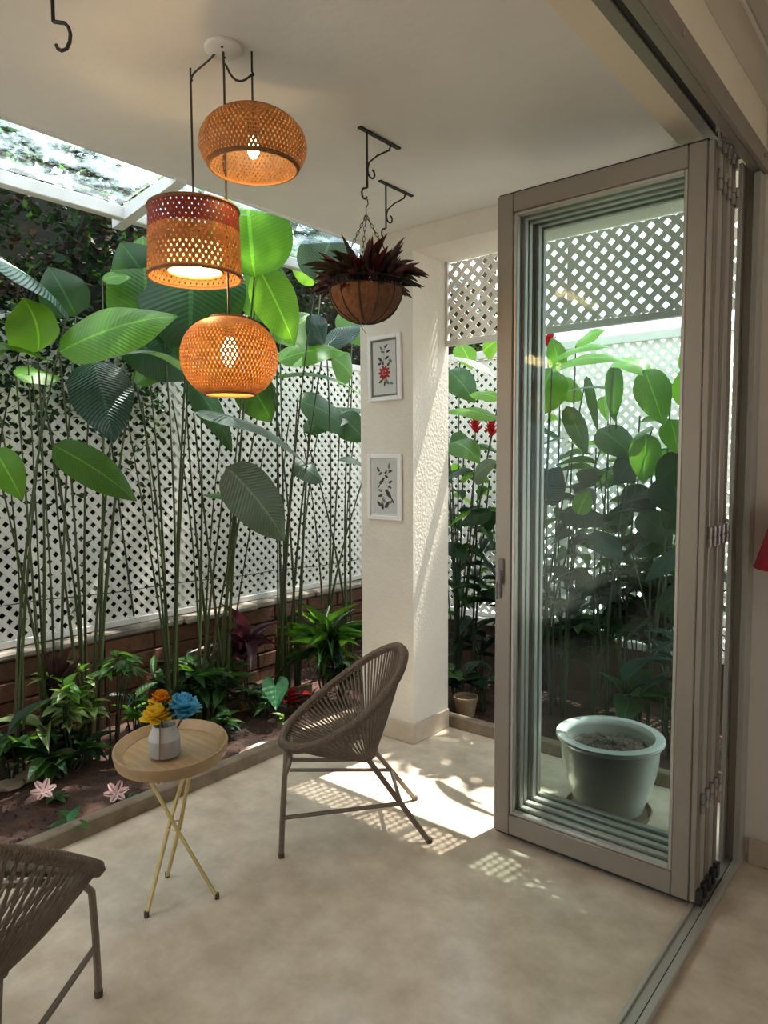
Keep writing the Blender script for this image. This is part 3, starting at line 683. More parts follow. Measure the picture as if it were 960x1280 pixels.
# ================================================================== cord chairs
def chair_meshes():
    # local frame: +Y forward, X right
    H = {}
    A = V((0, .305, .405)); B = V((0, -.225, .775)); c = (A + B) / 2; ax = (A - B) / 2; hw = .325
    def rim(t):  # egg: wider towards the back
        q = c + ax * math.cos(t); wdt = hw * (1 - .10 * math.cos(t)); return q + V((wdt * math.sin(t), 0, 0)) + V((0, 0, -.03 * math.sin(t) ** 2))
    n = 96
    rp = [rim(2 * math.pi * i / n) for i in range(n)]
    H['rim'] = MB().tube(rp, .017, 10, closed=True)
    wr = MB()
    # rope wrapping: thin raised coils all round the rim
    for i in range(0, 250):
        t = 2 * math.pi * i / 250; p = rim(t); d = (rim(t + .01) - rim(t - .01)).normalized(); u = d.orthogonal().normalized(); w_ = d.cross(u)
        wr.tube([p + u * (.0175 * math.cos(k * 1.047)) + w_ * (.0175 * math.sin(k * 1.047)) + d * .0 for k in range(6)], .0032, 4, closed=True)
    H['wrap'] = wr
    hub = lambda t: V((.125 * math.sin(t), -.045 + .055 * math.cos(t), .345 - .008 * math.cos(t)))
    H['hub'] = MB().tube([hub(2 * math.pi * i / 28) for i in range(28)], .011, 8, closed=True)
    cords = []
    m = 84
    for i in range(m):
        t = 2 * math.pi * (i + .5) / m
        a = rim(t); b = hub(t); mid = (a + b) / 2 + V((0, -.012 * math.cos(t), -.018))
        cords.append(MB().tube(bez(a, a * .66 + b * .34 + V((0, 0, -.018)), a * .34 + b * .66 + V((0, 0, -.022)), b, 5), .0049, 5))
    H['cords'] = cords
    legs = []
    for s in (-1, 1):
        legs.append(('leg', MB().tube([(s * .225, .31, .0), (s * .225, .30, .20), (s * .222, .29, .34), (s * .205, .275, .372), (s * .17, .27, .385)], .0115, 8)))
        legs.append(('leg', MB().tube([(s * .19, -.31, .0), (s * .155, -.17, .19), (s * .118, -.055, .345)], .0115, 8)))
        legs.append(('stretcher', MB().tube([(s * .225, .302, .165), (s * .163, -.19, .165)], .009, 8)))
        legs.append(('foot_cap', MB().lathe([(.013, .0005), (.013, .02)], (s * .225, .309, 0), 10)))
        legs.append(('foot_cap', MB().lathe([(.013, .0005), (.013, .02)], (s * .19, -.307, 0), 10)))
    legs.append(('front_crossbar', MB().tube([(-.17, .27, .385), (.17, .27, .385)], .0115, 8)))
    legs.append(('rear_stretcher', MB().tube([(-.163, -.19, .165), (.163, -.19, .165)], .009, 8)))
    legs.append(('seat_bearer', MB().tube([(-.17, .27, .383), (-.13, .10, .355), (-.118, -.05, .345)], .009, 8)))
    legs.append(('seat_bearer', MB().tube([(.17, .27, .383), (.13, .10, .355), (.118, -.05, .345)], .009, 8)))
    H['legs'] = legs
    return H
CH = chair_meshes(); mesh_cache = {}
CHP = [('rim', CH['rim'].mesh('chair_rim', 'rope', smooth='all')), ('hub_ring', CH['hub'].mesh('chair_hub', 'rope', smooth='all'))]
WR = CH['wrap'].mesh('chair_wrap', 'rope', smooth='all')
CHP += [('cord', q.mesh('chair_cord', 'rope', smooth='all')) for q in CH['cords']]
CHP += [(n, q.mesh('chair_' + n, 'rubber' if n == 'foot_cap' else 'chair_metal', smooth=True)) for n, q in CH['legs']]
def chair(loc, fwd, label):
    c = thing('cord_chair', loc, label, 'chair', 'brown cord chairs'); c.rotation_euler = (0, 0, math.atan2(fwd[1], fwd[0]) - math.pi / 2)
    for n, me in CHP:
        o = obj(n, me, c)
        if n == 'rim': w_ = obj('rope_wrapping', WR, o); w_['kind'] = 'stuff'
    return c
chair((-2.033, 2.235, 0), (-.69, -.72), 'brown rope cord chair on the sunlit floor by the column')
chair((-1.905, .622, 0), (-.682, .731), 'brown rope cord chair cut off beside the kerb, away from the column')

# ================================================================== side table with vase
TB = V((-2.205, 1.44, 0))
tb = thing('side_table', TB, 'round wooden tray side table on crossed brass legs', 'table')
tilt = Matrix.Rotation(math.radians(4.5), 3, V((.55, -.83, 0)).cross(V((0, 0, 1))).normalized())
def tt(mb, piv):
    piv = V(piv); mb.v = [tilt.inverted() @ (p - piv) + piv for p in mb.v]; return mb
piv = (TB.x, TB.y, .545)
part('tray_base', tt(MB().lathe([(.02, .535), (.185, .535), (.187, .545), (.178, .552), (.02, .553)], TB, 48), piv), 'table_wood', tb)
part('tray_rim', tt(MB().lathe([(.184, .530), (.196, .534), (.204, .572), (.202, .579), (.196, .580), (.176, .560), (.168, .5535), (.17, .54)], TB, 48, cap=False), piv), 'table_rim', tb)
feet = [V((-2.166, 1.301, .004)), V((-2.069, 1.528, .004)), V((-2.328, 1.479, .004))]
cen = V((-2.195, 1.44, 0)); legtop = [cen + V((0, 0, .535)) + (cen - f_).normalized() * .16 for f_ in [V((f.x, f.y, 0)) for f in feet]]
tops = [atZ(173, 968, .535), atZ(222, 965, .52), atZ(248, 957, .535)]
tops = [V((-2.305, 1.385, .52)), None, None]
for i, f_ in enumerate(feet):
    d = cen - V((f_.x, f_.y, 0)); d.normalize(); sd_ = V((-d.y, d.x, 0)) * .022
    tp = cen + d * .125 + sd_ + V((0, 0, .531)); a = V(f_) + sd_ * .3
    part('leg', MB().tube([a, a + (tp - a) * .5 + sd_ * .35, tp], .0075, 8), 'brass', tb)
    part('foot_cap', MB().lathe([(.009, -.0035), (.009, .016)], a, 10), 'rubber', tb)
part('hinge_ring', MB().tube([V((-2.195, 1.44, .27)) + V((.026 * math.cos(i * .628), .026 * math.sin(i * .628), .006 * math.sin(i * .628))) for i in range(10)], .0025, 5, closed=True), 'brass', tb)
part('tray_ring', MB().tube([V((-2.13, 1.56, .515)) + V((.014 * math.cos(i * .628), 0, .014 * math.sin(i * .628))) for i in range(10)], .0025, 5, closed=True), 'brass', tb)
VS = atZ(206, 942, .558); VS.z = .556
vs = thing('flower_vase', VS, 'small grey two-tone vase on the round table', 'vase')
part('body_lower', MB().lathe([(.02, 0), (.053, .001), (.055, .005), (.055, .060)], VS, 32), 'vase_grey', vs)
part('body_upper', MB().lathe([(.055, .060), (.0545, .068), (.042, .098), (.040, .110), (.036, .110), (.036, .07)], VS, 32, cap=False), 'vase_white', vs)
camdir = V((-VS.x, -VS.y, 0)).normalized(); sidev = V((camdir.y, -camdir.x, 0))
part('string_tie', MB().tube([VS + camdir * .0405 + V((0, 0, .115)) + sidev * .014, VS + camdir * .044 + sidev * .014 + V((0, 0, .098)), VS + camdir * .0555 + sidev * .016 + V((0, 0, .06)), VS + camdir * .0575 + sidev * .018 + V((0, 0, .004))], .0025, 5), 'string', vs)
def flower(c, mats, r, n, label, face):
    f_ = thing('artificial_flower', VS + V((0, 0, .05)) + (c - VS) * .1, label, 'flower', 'flowers in the vase')
    part('stem', MB().tube([VS + V((0, 0, .012)) + (c - VS) * .04, c + V((0, 0, -.01))], .003, 6), 'cane_dark', f_)
    q = random.Random(int(c.x * 9999) & 255)
    for i in range(n):
        t = i / n; el = math.radians(80 - 105 * t); a = i * 2.4
        d = V((math.cos(a) * math.cos(el), math.sin(a) * math.cos(el), math.sin(el)))
        put_leaf(f_, 'petal', q.choice(mats), c + d * (r * .12), d, r * q.uniform(.75, 1.0), r * .8, roll=q.uniform(-.5, .5), name='petal')
    for i in range(2): put_leaf(f_, 'ovate', 'leaf_dark', VS + V((0, 0, .10)) + (c - VS) * .25, (c - VS) + V((q.uniform(-.05, .05), q.uniform(-.05, .05), -.04)), .09, .045)
fc = lambda x, y, k: VS + sidev * x + V((0, 0, y)) + camdir * k
flower(fc(.022, .145, .03), ['petal_yellow'], .055, 34, 'yellow artificial flower in the grey vase', None)
flower(fc(.012, .185, -.01), ['petal_orange', 'petal_orange', 'petal_yellow'], .045, 28, 'orange artificial flower behind the yellow one in the vase', None)
flower(fc(-.072, .150, .0), ['petal_blue'], .064, 40, 'blue artificial flower in the grey vase', None)

# ================================================================== glazed pot
PT = V((-1.205, 3.06, 0))
pt = thing('glazed_planter', PT, 'large pale celadon planter holding bare soil behind the glass door', 'planter')
part('pot_wall', MB().lathe([(.03, .03), (.148, .032), (.155, .045), (.178, .12), (.203, .20), (.214, .27), (.216, .325), (.210, .340), (.190, .338), (.188, .27), (.17, .2)], PT, 48, cap=False), 'glaze', pt)
part('rim', MB().lathe([(.208, .338), (.232, .340), (.238, .350), (.236, .361), (.226, .366), (.196, .364), (.188, .352), (.189, .338)], PT, 48, cap=False), 'glaze_rim', pt)
mb = MB(); vs_ = []; fs_ = []; q = random.Random(3); nr, na = 9, 36
for i in range(nr + 1):
    for j in range(na): r = .186 * i / nr; vs_.append(PT + V((r * math.cos(2 * math.pi * j / na), r * math.sin(2 * math.pi * j / na), .300 + (.02 * (1 - i / nr) + q.uniform(-.008, .012) if i < nr else -.01))))
for i in range(nr):
    for j in range(na): fs_.append((i * na + j, (i + 1) * na + j, (i + 1) * na + (j + 1) % na, i * na + (j + 1) % na))
part('soil', mb.add(vs_, fs_), 'potting_soil', pt, smooth=False)
part('saucer', MB().lathe([(.12, .001), (.178, .001), (.190, .028), (.184, .030), (.172, .012), (.05, .012)], PT, 40), 'clay', pt)

# ================================================================== red lamp at the end wall
RL = V((-.425, 2.82, 0))
rl = thing('wall_lamp', V((RL.x, 3.014, 1.36)), 'wall lamp with a red fabric shade on the cream end wall', 'lamp')
part('backplate', MB().box((RL.x - .04, 3.004, 1.30), (RL.x + .04, 3.0145, 1.42), .003), 'iron', rl)
part('arm', MB().tube([(RL.x, 3.005, 1.36), (RL.x, 2.90, 1.40), (RL.x, 2.82, 1.44), (RL.x, 2.82, 1.38)], .007, 8), 'iron', rl)
mb = MB()
for i in range(3): a = i * 2.094; mb.tube([(RL.x, RL.y, 1.425), (RL.x + .093 * math.cos(a), RL.y + .093 * math.sin(a), 1.438)], .002, 5)
part('spider', mb, 'iron', rl)
part('shade', MB().lathe([(.158, 1.22), (.094, 1.44), (.092, 1.44), (.156, 1.22)], RL, 36, cap=False), 'red_fabric', rl)
part('shade_trim', MB().tube([RL + V((.158 * math.cos(i * .2244), .158 * math.sin(i * .2244), 1.22)) for i in range(28)], .003, 5, closed=True), 'red_fabric', rl)

# ================================================================== big-leaved plants of the left bed
def soil_at(x, X): p = atX(x, 800, X); return V((X, p.y, .012))
def clump(xs, X, label, leaves, bare=(), group='tall paddle-leaved plants by the lattice'):
    bases = [soil_at(x, X) for x in xs]; c = sum(bases, V()) / len(bases)
    p = thing('paddle_leaf_plant', c, label, 'plant', group)
    for i, (b, t, D0, D1, w, m, face, k) in enumerate(leaves):
        k = dict(k); si = k.pop('stem', i % len(bases)); B = leaf_px(p, b, t, atX, D0, D1, w, m, face, **k)
        if si is not None: stem(p, bases[si] + V((random.uniform(-.03, .03), random.uniform(-.03, .03), 0)), B, random.uniform(.010, .014), .0042)
    for (si, x, y, D) in bare[::2]: stem(p, bases[si] + V((random.uniform(-.04, .04), random.uniform(-.04, .04), 0)), atX(x, y, D), random.uniform(.006, .009), .0035)
    return p
N_ = {}
clump([18, 45, 70], -3.62, 'tall paddle-leaved plant with teal and green leaves beside the bud-like spears', [
    ((84, 392), (-45, 305), -3.55, -3.3, 78, 'leaf_teal', .45, {}),
    ((47, 440), (28, 368), -3.5, -3.45, 84, 'leaf_bright', .35, {'sag': .15}),
    ((-8, 560), (28, 622), -3.5, -3.4, 42, 'leaf_bright', .7, {}),
    ((60, 452), (-25, 428), -3.6, -3.4, 46, 'leaf_mid', .35, {}),
    ((20, 470), (75, 470), -3.7, -3.75, 40, 'leaf_bright', .4, {}),
    ((95, 395), (60, 330), -3.8, -3.85, 60, 'leaf_deep', .6, {}),
], [(0, 0, 520, -3.5), (0, 2, 480, -3.6), (1, 35, 450, -3.7), (1, 98, 480, -3.65), (2, 40, 470, -3.6), (2, 92, 470, -3.75)])
clump([108, 116], -3.55, 'tall plant with the hanging dark navy-green leaf against the lattice', [
    ((74, 440), (222, 388), -3.4, -3.15, 74, 'leaf_bright', .55, {'sag': .06}),
    ((116, 450), (142, 549), -3.45, -3.3, 76, 'leaf_teal', .9, {'fold': .1}),
    ((66, 556), (171, 621), -3.35, -3.2, 48, 'leaf_mid', .7, {}),
    ((128, 350), (163, 345), -3.7, -3.65, 26, 'leaf_bright', .4, {}),
    ((150, 420), (238, 470), -3.65, -3.6, 62, 'leaf_deep', .7, {}),
    ((190, 360), (150, 300), -3.7, -3.75, 70, 'leaf_deep', .7, {}),
], [(0, 60, 520, -3.5), (1, 86, 470, -3.6)])
clump([210, 216], -3.55, 'tall paddle-leaved plant with one arching leaf coloured with a pale sheen below the drum lamp', [
    ((236, 466), (138, 442), -3.45, -3.3, 24, 'leaf_grey_sheen', .15, {'sag': .12}),
    ((240, 300), (236, 452), -3.6, -3.5, 135, 'leaf_deep', .8, {'fold': .12}),
    ((182, 430), (178, 288), -3.7, -3.75, 90, 'leaf_mid', .8, {}),
    ((205, 425), (255, 395), -3.6, -3.5, 46, 'leaf_deep', .6, {}),
    ((170, 480), (215, 445), -3.7, -3.7, 40, 'leaf_mid', .5, {}),
], [(0, 178, 500, -3.6), (1, 200, 470, -3.6), (0, 150, 470, -3.7), (1, 240, 540, -3.5)])
clump([246, 262, 276], -3.5, 'tall paddle-leaved plant with large round green leaf under the ceiling edge', [
    ((318, 346), (308, 215), -3.02, -2.93, 104, 'leaf_mid', .85, {'fold': .08, 'stem': 2}),
    ((324, 336), (368, 428), -3.05, -3.0, 56, 'leaf_bright', .75, {'stem': 2}),
    ((242, 516), (385, 576), -3.25, -3.05, 40, 'leaf_grey_sheen', .35, {'sag': .1}),
    ((283, 583), (356, 671), -3.2, -3.1, 68, 'leaf_grey_sheen', .75, {'fold': .14}),
    ((304, 632), (254, 616), -3.3, -3.35, 26, 'leaf_mid', .35, {}),
    ((305, 470), (340, 525), -3.5, -3.5, 52, 'leaf_deep', .7, {}),
    ((250, 470), (300, 440), -3.7, -3.7, 50, 'leaf_deep', .6, {}),
    ((345, 400), (300, 300), -3.75, -3.8, 70, 'leaf_deep', .8, {}),
    ((232, 470), (290, 560), -3.6, -3.55, 40, 'leaf_deep', .5, {}),
], [(0, 215, 500, -3.5), (1, 262, 480, -3.5), (1, 280, 520, -3.5), (2, 300, 480, -3.6), (2, 330, 560, -3.5)])
clump([346, 354, 372], -3.5, 'tall thick-stemmed paddle-leaved plant with broad leaf touching the slab edge', [
    ((394, 352), (420, 282), -3.02, -2.93, 66, 'leaf_grey_sheen', .85, {'fold': .08}),
    ((346, 452), (432, 436), -3.3, -3.15, 40, 'leaf_bright', .45, {}),
    ((338, 472), (455, 492), -3.35, -3.1, 26, 'leaf_mid', .3, {'sag': .12}),
    ((366, 580), (404, 600), -3.4, -3.35, 32, 'leaf_grey_sheen', .6, {}),
    ((405, 432), (384, 392), -3.25, -3.2, 44, 'leaf_teal', .6, {}),
    ((402, 350), (360, 300), -3.7, -3.75, 50, 'leaf_bright', .6, {}),
    ((372, 500), (440, 540), -3.5, -3.5, 44, 'leaf_deep', .6, {}),
    ((350, 430), (395, 390), -3.7, -3.7, 60, 'leaf_mid', .6, {}),
], [(0, 345, 500, -3.5), (0, 352, 470, -3.5), (1, 362, 520, -3.6), (2, 385, 520, -3.5), (2, 405, 500, -3.6), (1, 340, 560, -3.5)])
clump([404, 436], -3.6, 'tall paddle-leaved plant with glossy blue-green leaves beside the column', [
    ((408, 434), (452, 404), -3.3, -3.2, 40, 'leaf_teal', .5, {}),
    ((440, 470), (415, 445), -3.6, -3.6, 44, 'leaf_mid', .6, {}),
    ((425, 520), (456, 550), -3.5, -3.4, 40, 'leaf_deep', .6, {}),
    ((380, 540), (455, 508), -3.6, -3.5, 36, 'leaf_deep', .5, {}),
    ((458, 586), (424, 572), -3.3, -3.25, 22, 'leaf_grey_sheen', .4, {}),
    ((440, 430), (460, 380), -3.8, -3.8, 60, 'leaf_mid', .7, {}),
], [(0, 380, 560, -3.5), (0, 430, 500, -3.6), (1, 445, 530, -3.6)])

# ------------------------------------------------------------------ understory of the left bed
def shrub(name, px, label, cat, n, h, spread, shape, mats, L_, W_, X=None, P=None, elev=(-.2, .9), stems=4, group='small plants in the garden beds', fan=False, seed=0):
    q = random.Random(seed + int(px[0]) * 7 + int(px[1])); c = atZ(px[0], px[1], .012) if P is None else P; c.z = .012
    if P is None: c.x = max(c.x, -3.6)
    p = thing(name, c, label, cat, group); tips = []
    for i in range(stems):
        a = q.uniform(0, 6.283); r = spread * q.uniform(.2, .8); t = c + V((r * math.cos(a), r * math.sin(a), h * q.uniform(.65, 1)))
        stem(p, c + V((.02 * math.cos(a), .02 * math.sin(a), 0)), t, .006, .003, 'cane_dark', n=6); tips.append(t)
    for i in range(n):
        t = tips[i % stems]; k = q.uniform(.55, 1.0) if not fan else q.uniform(.92, 1.0); b = c + (t - c) * k + V((0, 0, .0))
        a = q.uniform(0, 6.283); el = q.uniform(*elev); d = V((math.cos(a) * math.cos(el), math.sin(a) * math.cos(el), math.sin(el)))
        put_leaf(p, shape, q.choice(mats), b, d, L_ * q.uniform(.7, 1.15), W_ * q.uniform(.75, 1.15), roll=q.uniform(-.4, .4))
    return p
shrub('cordyline', (297, 878), 'dark purple cordyline with upright blade leaves beside the brick wall', 'plant', 20, .46, .06, 'lance', ['leaf_purple'], .34, .085, elev=(.0, 1.45), stems=2, fan=True)
shrub('dracaena', (405, 868), 'bushy green dracaena with long strap leaves beside the column', 'plant', 52, .42, .15, 'strap', ['leaf_small', 'leaf_small', 'leaf_dark', 'leaf_mid'], .36, .05, elev=(.1, 1.4), stems=5, fan=True)
shrub('leafy_shrub', (428, 878), 'low dark glossy shrub at the foot of the column', 'plant', 60, .36, .18, 'ovate', ['leaf_dark', 'leaf_small', 'leaf_teal'], .12, .055, stems=8)
shrub('leafy_shrub', (270, 905), 'medium green leafy shrub behind the round table', 'plant', 60, .40, .20, 'ovate', ['leaf_small', 'leaf_dark', 'leaf_small'], .17, .075, stems=8)
shrub('leafy_shrub', (228, 890), 'dark broad-leaved shrub against the brick wall behind the flowers', 'plant', 40, .38, .16, 'lance', ['leaf_dark', 'leaf_small'], .22, .075, stems=6)
shrub('variegated_shrub', (94, 962), 'pale variegated shrub with cream green leaves in the left bed', 'plant', 120, .54, .17, 'ovate', ['leaf_pale', 'leaf_pale', 'leaf_pale', 'leaf_bright'], .10, .048, stems=10, elev=(-.4, 1.0))
shrub('umbrella_plant', (140, 948), 'small umbrella plant with whorled green leaves in the left bed', 'plant', 36, .58, .14, 'lance', ['leaf_small', 'leaf_small', 'leaf_mid'], .12, .04, stems=5, elev=(-.3, .4), fan=True)
shrub('spear_plant', (52, 950), 'plant with upright bronze spear leaves beside the left lattice wall', 'plant', 6, .28, .03, 'spike', ['leaf_purple'], .42, .06, stems=2, elev=(1.25, 1.5), fan=True)
shrub('spear_plant', (44, 958), 'plant with short orange and dark arching leaves below the bronze spears', 'plant', 14, .26, .08, 'lance', ['leaf_orange', 'leaf_dark', 'leaf_dark', 'leaf_purple', 'leaf_pale'], .24, .07, stems=3, elev=(.0, .9), fan=True)
shrub('leafy_shrub', (170, 930), 'sparse shrub with few light green leaves beside the round table', 'plant', 20, .38, .16, 'ovate', ['leaf_bright', 'leaf_dark', 'leaf_small'], .13, .065, stems=6)
shrub('leafy_shrub', (82, 972), 'dark tangled low shrub in front of the variegated shrub', 'plant', 30, .16, .24, 'lance', ['leaf_dark', 'leaf_small', 'leaf_dark'], .18, .06, stems=9)
shrub('leafy_shrub', (10, 975), 'dark shrub with long leaves at the far end of the left bed', 'plant', 26, .28, .16, 'lance', ['leaf_dark', 'leaf_small'], .24, .08, stems=5)
shrub('leafy_shrub', (190, 905), 'dark fine-leaved shrub between the canes and the brick wall', 'plant', 44, .34, .18, 'lance', ['leaf_dark', 'leaf_small'], .16, .05, stems=7)
shrub('red_croton', (367, 893), 'small dark red leafed plant beside the cord chair', 'plant', 22, .13, .09, 'ovate', ['petal_red', 'leaf_red'], .1, .055, stems=3, elev=(.1, 1.2))
shrub('leafy_shrub', (325, 895), 'low mixed green ground shrub behind the cord chair', 'plant', 60, .22, .24, 'ovate', ['leaf_dark', 'leaf_small', 'leaf_dark'], .10, .05, stems=9)
shrub('leafy_shrub', (285, 925), 'low leafy tuft beside the round table rim', 'plant', 22, .16, .14, 'lance', ['leaf_dark', 'leaf_small'], .13, .045, stems=5)
shrub('seedling', (95, 1040), 'small green seedling rosette beside the kerb', 'plant', 10, .05, .03, 'ovate', ['leaf_small', 'leaf_heart'], .11, .05, stems=2, elev=(0, .5))
shrub('seedling', (355, 925), 'tiny pale stemmed seedling behind the front of the cord chair', 'plant', 9, .17, .03, 'ovate', ['leaf_small', 'leaf_pale'], .06, .03, stems=2, elev=(0, .9))
# heart-leaved arum
hc = atZ(345, 905, .012); hp = thing('heart_leaf_plant', hc, 'plant with a single large heart-shaped glossy green leaf', 'plant', 'small plants in the garden beds')
lb = hc + V((0, 0, .235)); 
stem(hp, hc, lb, .005, .004, 'cane')
nrm = (CAM - lb).normalized() * .75 + V((0, 0, .5)); nrm.normalize(); ydir = (V((0, 0, -1)) - nrm * V((0, 0, -1)).dot(nrm)).normalized(); xdir = ydir.cross(nrm)
mb = MB(); vs_ = []; uv_ = []; fs_ = []
prof_h = [(-.32, .18), (-.30, .32), (-.2, .44), (0, .5), (.25, .45), (.5, .32), (.75, .17), (.92, .06), (1, .003)]
for i, (t, w_) in enumerate(prof_h):
    for j in range(5):
        u = j / 2 - 1; lobe = -.0 if i else 0
        tt_ = t if abs(u) > .3 or t >= 0 else 0.0
        if t < 0: tt_ = t * (abs(u)) ** .6
        vs_.append(lb + (ydir * tt_ + xdir * (u * w_)) * .16 * (1, 1)[0] + nrm * (.03 * abs(u) - .02 * t * t)); uv_.append((j / 4, max(t, 0)))
for i in range(len(prof_h) - 1):
    for j in range(4): a = i * 5 + j; fs_.append((a, a + 1, a + 6, a + 5))
part('leaf', mb.add(vs_, fs_, uv_), 'leaf_heart', hp, smooth='all')
# two pink lilies lying in the bed
for (x, y, lb_) in ((55, 1003, 'pink striped lily flower on bare soil, farther from the round table'), (146, 1006, 'pink striped lily flower on bare soil beside the round table legs')):
    c = atZ(x, y, .012); p = thing('lily_flower', c, lb_, 'flower', 'pink lilies in the soil')
    stem(p, c, c + V((0, 0, .05)), .003, .003, 'cane_dark', n=4); f0 = c + V((0, 0, .05)); up = ((CAM - f0).normalized() + V((0, 0, .8))).normalized(); o1 = up.orthogonal().normalized(); o2 = up.cross(o1)
    for i in range(6): a = i * 1.047 + x; put_leaf(p, 'petal', 'petal_lily', f0, o1 * math.cos(a) + o2 * math.sin(a) + up * .25, .06, .032, up=up, name='petal')
    for i in range(5): a = i * 1.2; put_leaf(p, 'ovate', 'leaf_small', c + V((.03, .03, .015)), V((math.cos(a) + .5, math.sin(a) + .4, .35)), .08, .042)
# rocks, a short timber edging and fallen leaves
def rock(px, r, label, seed):
    q = random.Random(seed); c = atZ(px[0], px[1], .012); bm = bmesh.new(); bmesh.ops.create_icosphere(bm, subdivisions=2, radius=1)
    for v_ in bm.verts: v_.co = V((v_.co.x * r[0], v_.co.y * r[1], v_.co.z * r[2])) * q.uniform(.82, 1.12) + c + V((0, 0, r[2] * .4))
    mb = MB(); bm.verts.index_update(); mb.add([v_.co.copy() for v_ in bm.verts], [[w_.index for w_ in f.verts] for f in bm.faces]); bm.free()
    solo('rock', mb, 'rock', c, label, 'rock', 'stones in the soil')
rock((45, 968), (.09, .17, .035), 'long pale flat stone under the left shrubs', 1)
rock((322, 940), (.05, .13, .03), 'pale pinkish stone beside the kerb near the cord chair', 2)
rock((12, 985), (.06, .08, .03), 'small pale stone at the edge of the left shrubs', 4)
a, b = atZ(300, 888, .03), atZ(388, 862, .03); d = (b - a).normalized(); s_ = V((-d.y, d.x, 0)) * .02
mb = MB(); pts = [a - s_, b - s_, b + s_, a + s_]; mb.add([V((q.x, q.y, .01)) for q in pts] + [V((q.x, q.y, .075)) for q in pts], [(0, 3, 2, 1), (4, 5, 6, 7), (0, 1, 5, 4), (1, 2, 6, 5), (2, 3, 7, 6), (3, 0, 4, 7)])
solo('timber_edging', mb, 'timber', (a + b) / 2 * 1.0, 'short weathered timber edging lying among the plants', 'timber')
q = random.Random(21)
mb = MB()
for i in range(1500):
    x = q.uniform(-3.85, -2.93); y = q.uniform(.2, 4.4); r = q.uniform(.004, .013); z = .022 + q.uniform(0, .014)
    a = q.uniform(0, 6); mb.add([(x + r * math.cos(a), y + r * math.sin(a), z), (x + r * math.cos(a + 2.1), y + r * math.sin(a + 2.1), z), (x + r * math.cos(a + 4.2), y + r * math.sin(a + 4.2), z), (x, y, z + r * .8)], [(0, 1, 3), (1, 2, 3), (2, 0, 3), (0, 2, 1)])
cl = obj('soil_clods', mb.mesh('soil_clods', 'soil')); tag(cl, 'loose crumbs of red brown soil in the left bed', 'soil', kind='stuff')

# ================================================================== back garden: red ginger and friends
def back(xs, Y, label, leaves, bare=(), flowers=(), name='ginger_plant', group='tall plants in the back garden bed'):
    bases = [V((atY(x, 800, Y).x, Y, .012)) for x in xs]; c = sum(bases, V()) / len(bases)
    p = thing(name, c, label, 'plant', group)
    for i, (b, t, D0, D1, w, m, face, k) in enumerate(leaves):
        B = leaf_px(p, b, t, atY, D0, D1, w, m, face, **k); si = i % len(bases)
        if i % 2 == 0: stem(p, bases[si], B, .010, .004, 'cane_dark')
    for (si, x, y, D) in bare:
        e = atY(x, y, D); b0 = bases[si]; stem(p, b0, e, .010, .005, 'cane_dark', bow=V((0, 0, 0)))
        q = random.Random(int(x + y)); ax = (e - b0); a0 = q.uniform(0, 6.283)
        for i in range(11):
            t = .34 + .64 * i / 10; a = a0 + (i % 2) * math.pi + q.uniform(-.7, .7); d = V((math.cos(a), math.sin(a), q.uniform(-.15, .75)))
            put_leaf(p, 'lance', q.choice(['leaf_dark', 'leaf_deep', 'leaf_deep', 'leaf_teal'] if t < .8 else ['leaf_mid', 'leaf_deep', 'leaf_bright']), b0 + ax * t, d, q.uniform(.22, .36), q.uniform(.06, .10), roll=q.uniform(-.5, .5))
    for (x, y, D) in flowers:
        f0 = atY(x, y + 14, D); q = random.Random(int(x)); fl_ = None
        stem(p, bases[0], f0, .008, .005, 'cane_dark')
        for i in range(26):
            t = i / 26; a = i * 2.4; d = V((math.cos(a), math.sin(a), .5 + .6 * t))
            put_leaf(p, 'petal', 'petal_red', f0 + V((0, 0, .12 * t)), d, .055 * (1.2 - .6 * t), .03, name='bract')
    return p
back([572, 590], 4.05, 'red ginger plant with two red flower heads beside the column', [
    ((556, 446), (622, 470), 3.75, 3.7, 24, 'leaf_grey_sheen', .25, {}),
    ((622, 524), (556, 512), 3.9, 3.8, 26, 'leaf_bright', .45, {}),
    ((624, 498), (586, 492), 3.95, 3.9, 22, 'leaf_bright', .5, {}),
    ((566, 552), (600, 574), 3.9, 3.8, 36, 'leaf_mid', .6, {}),
    ((592, 600), (620, 574), 3.8, 3.75, 30, 'leaf_grey_sheen', .5, {}),
    ((560, 462), (594, 500), 4.0, 4.0, 38, 'leaf_deep', .6, {}),
    ((556, 600), (592, 586), 3.95, 3.85, 22, 'leaf_teal', .4, {}),
    ((604, 440), (622, 425), 4.1, 4.1, 34, 'leaf_bright', .5, {}),
    ((575, 430), (590, 460), 4.2, 4.2, 30, 'leaf_bright', .6, {}),
    ((615, 640), (575, 655), 4.0, 3.9, 24, 'leaf_dark', .5, {}),
    ((560, 560), (585, 545), 4.1, 4.1, 34, 'leaf_deep', .5, {}),
    ((600, 660), (625, 640), 4.1, 4.1, 26, 'leaf_dark', .5, {}),
    ((555, 680), (590, 700), 4.1, 4.0, 22, 'leaf_dark', .5, {}),
], [(0, 580, 560, 4.1), (1, 600, 560, 4.1), (1, 612, 600, 4.2), (0, 565, 600, 4.2)], [(594, 528, 3.95), (614, 532, 3.95)])
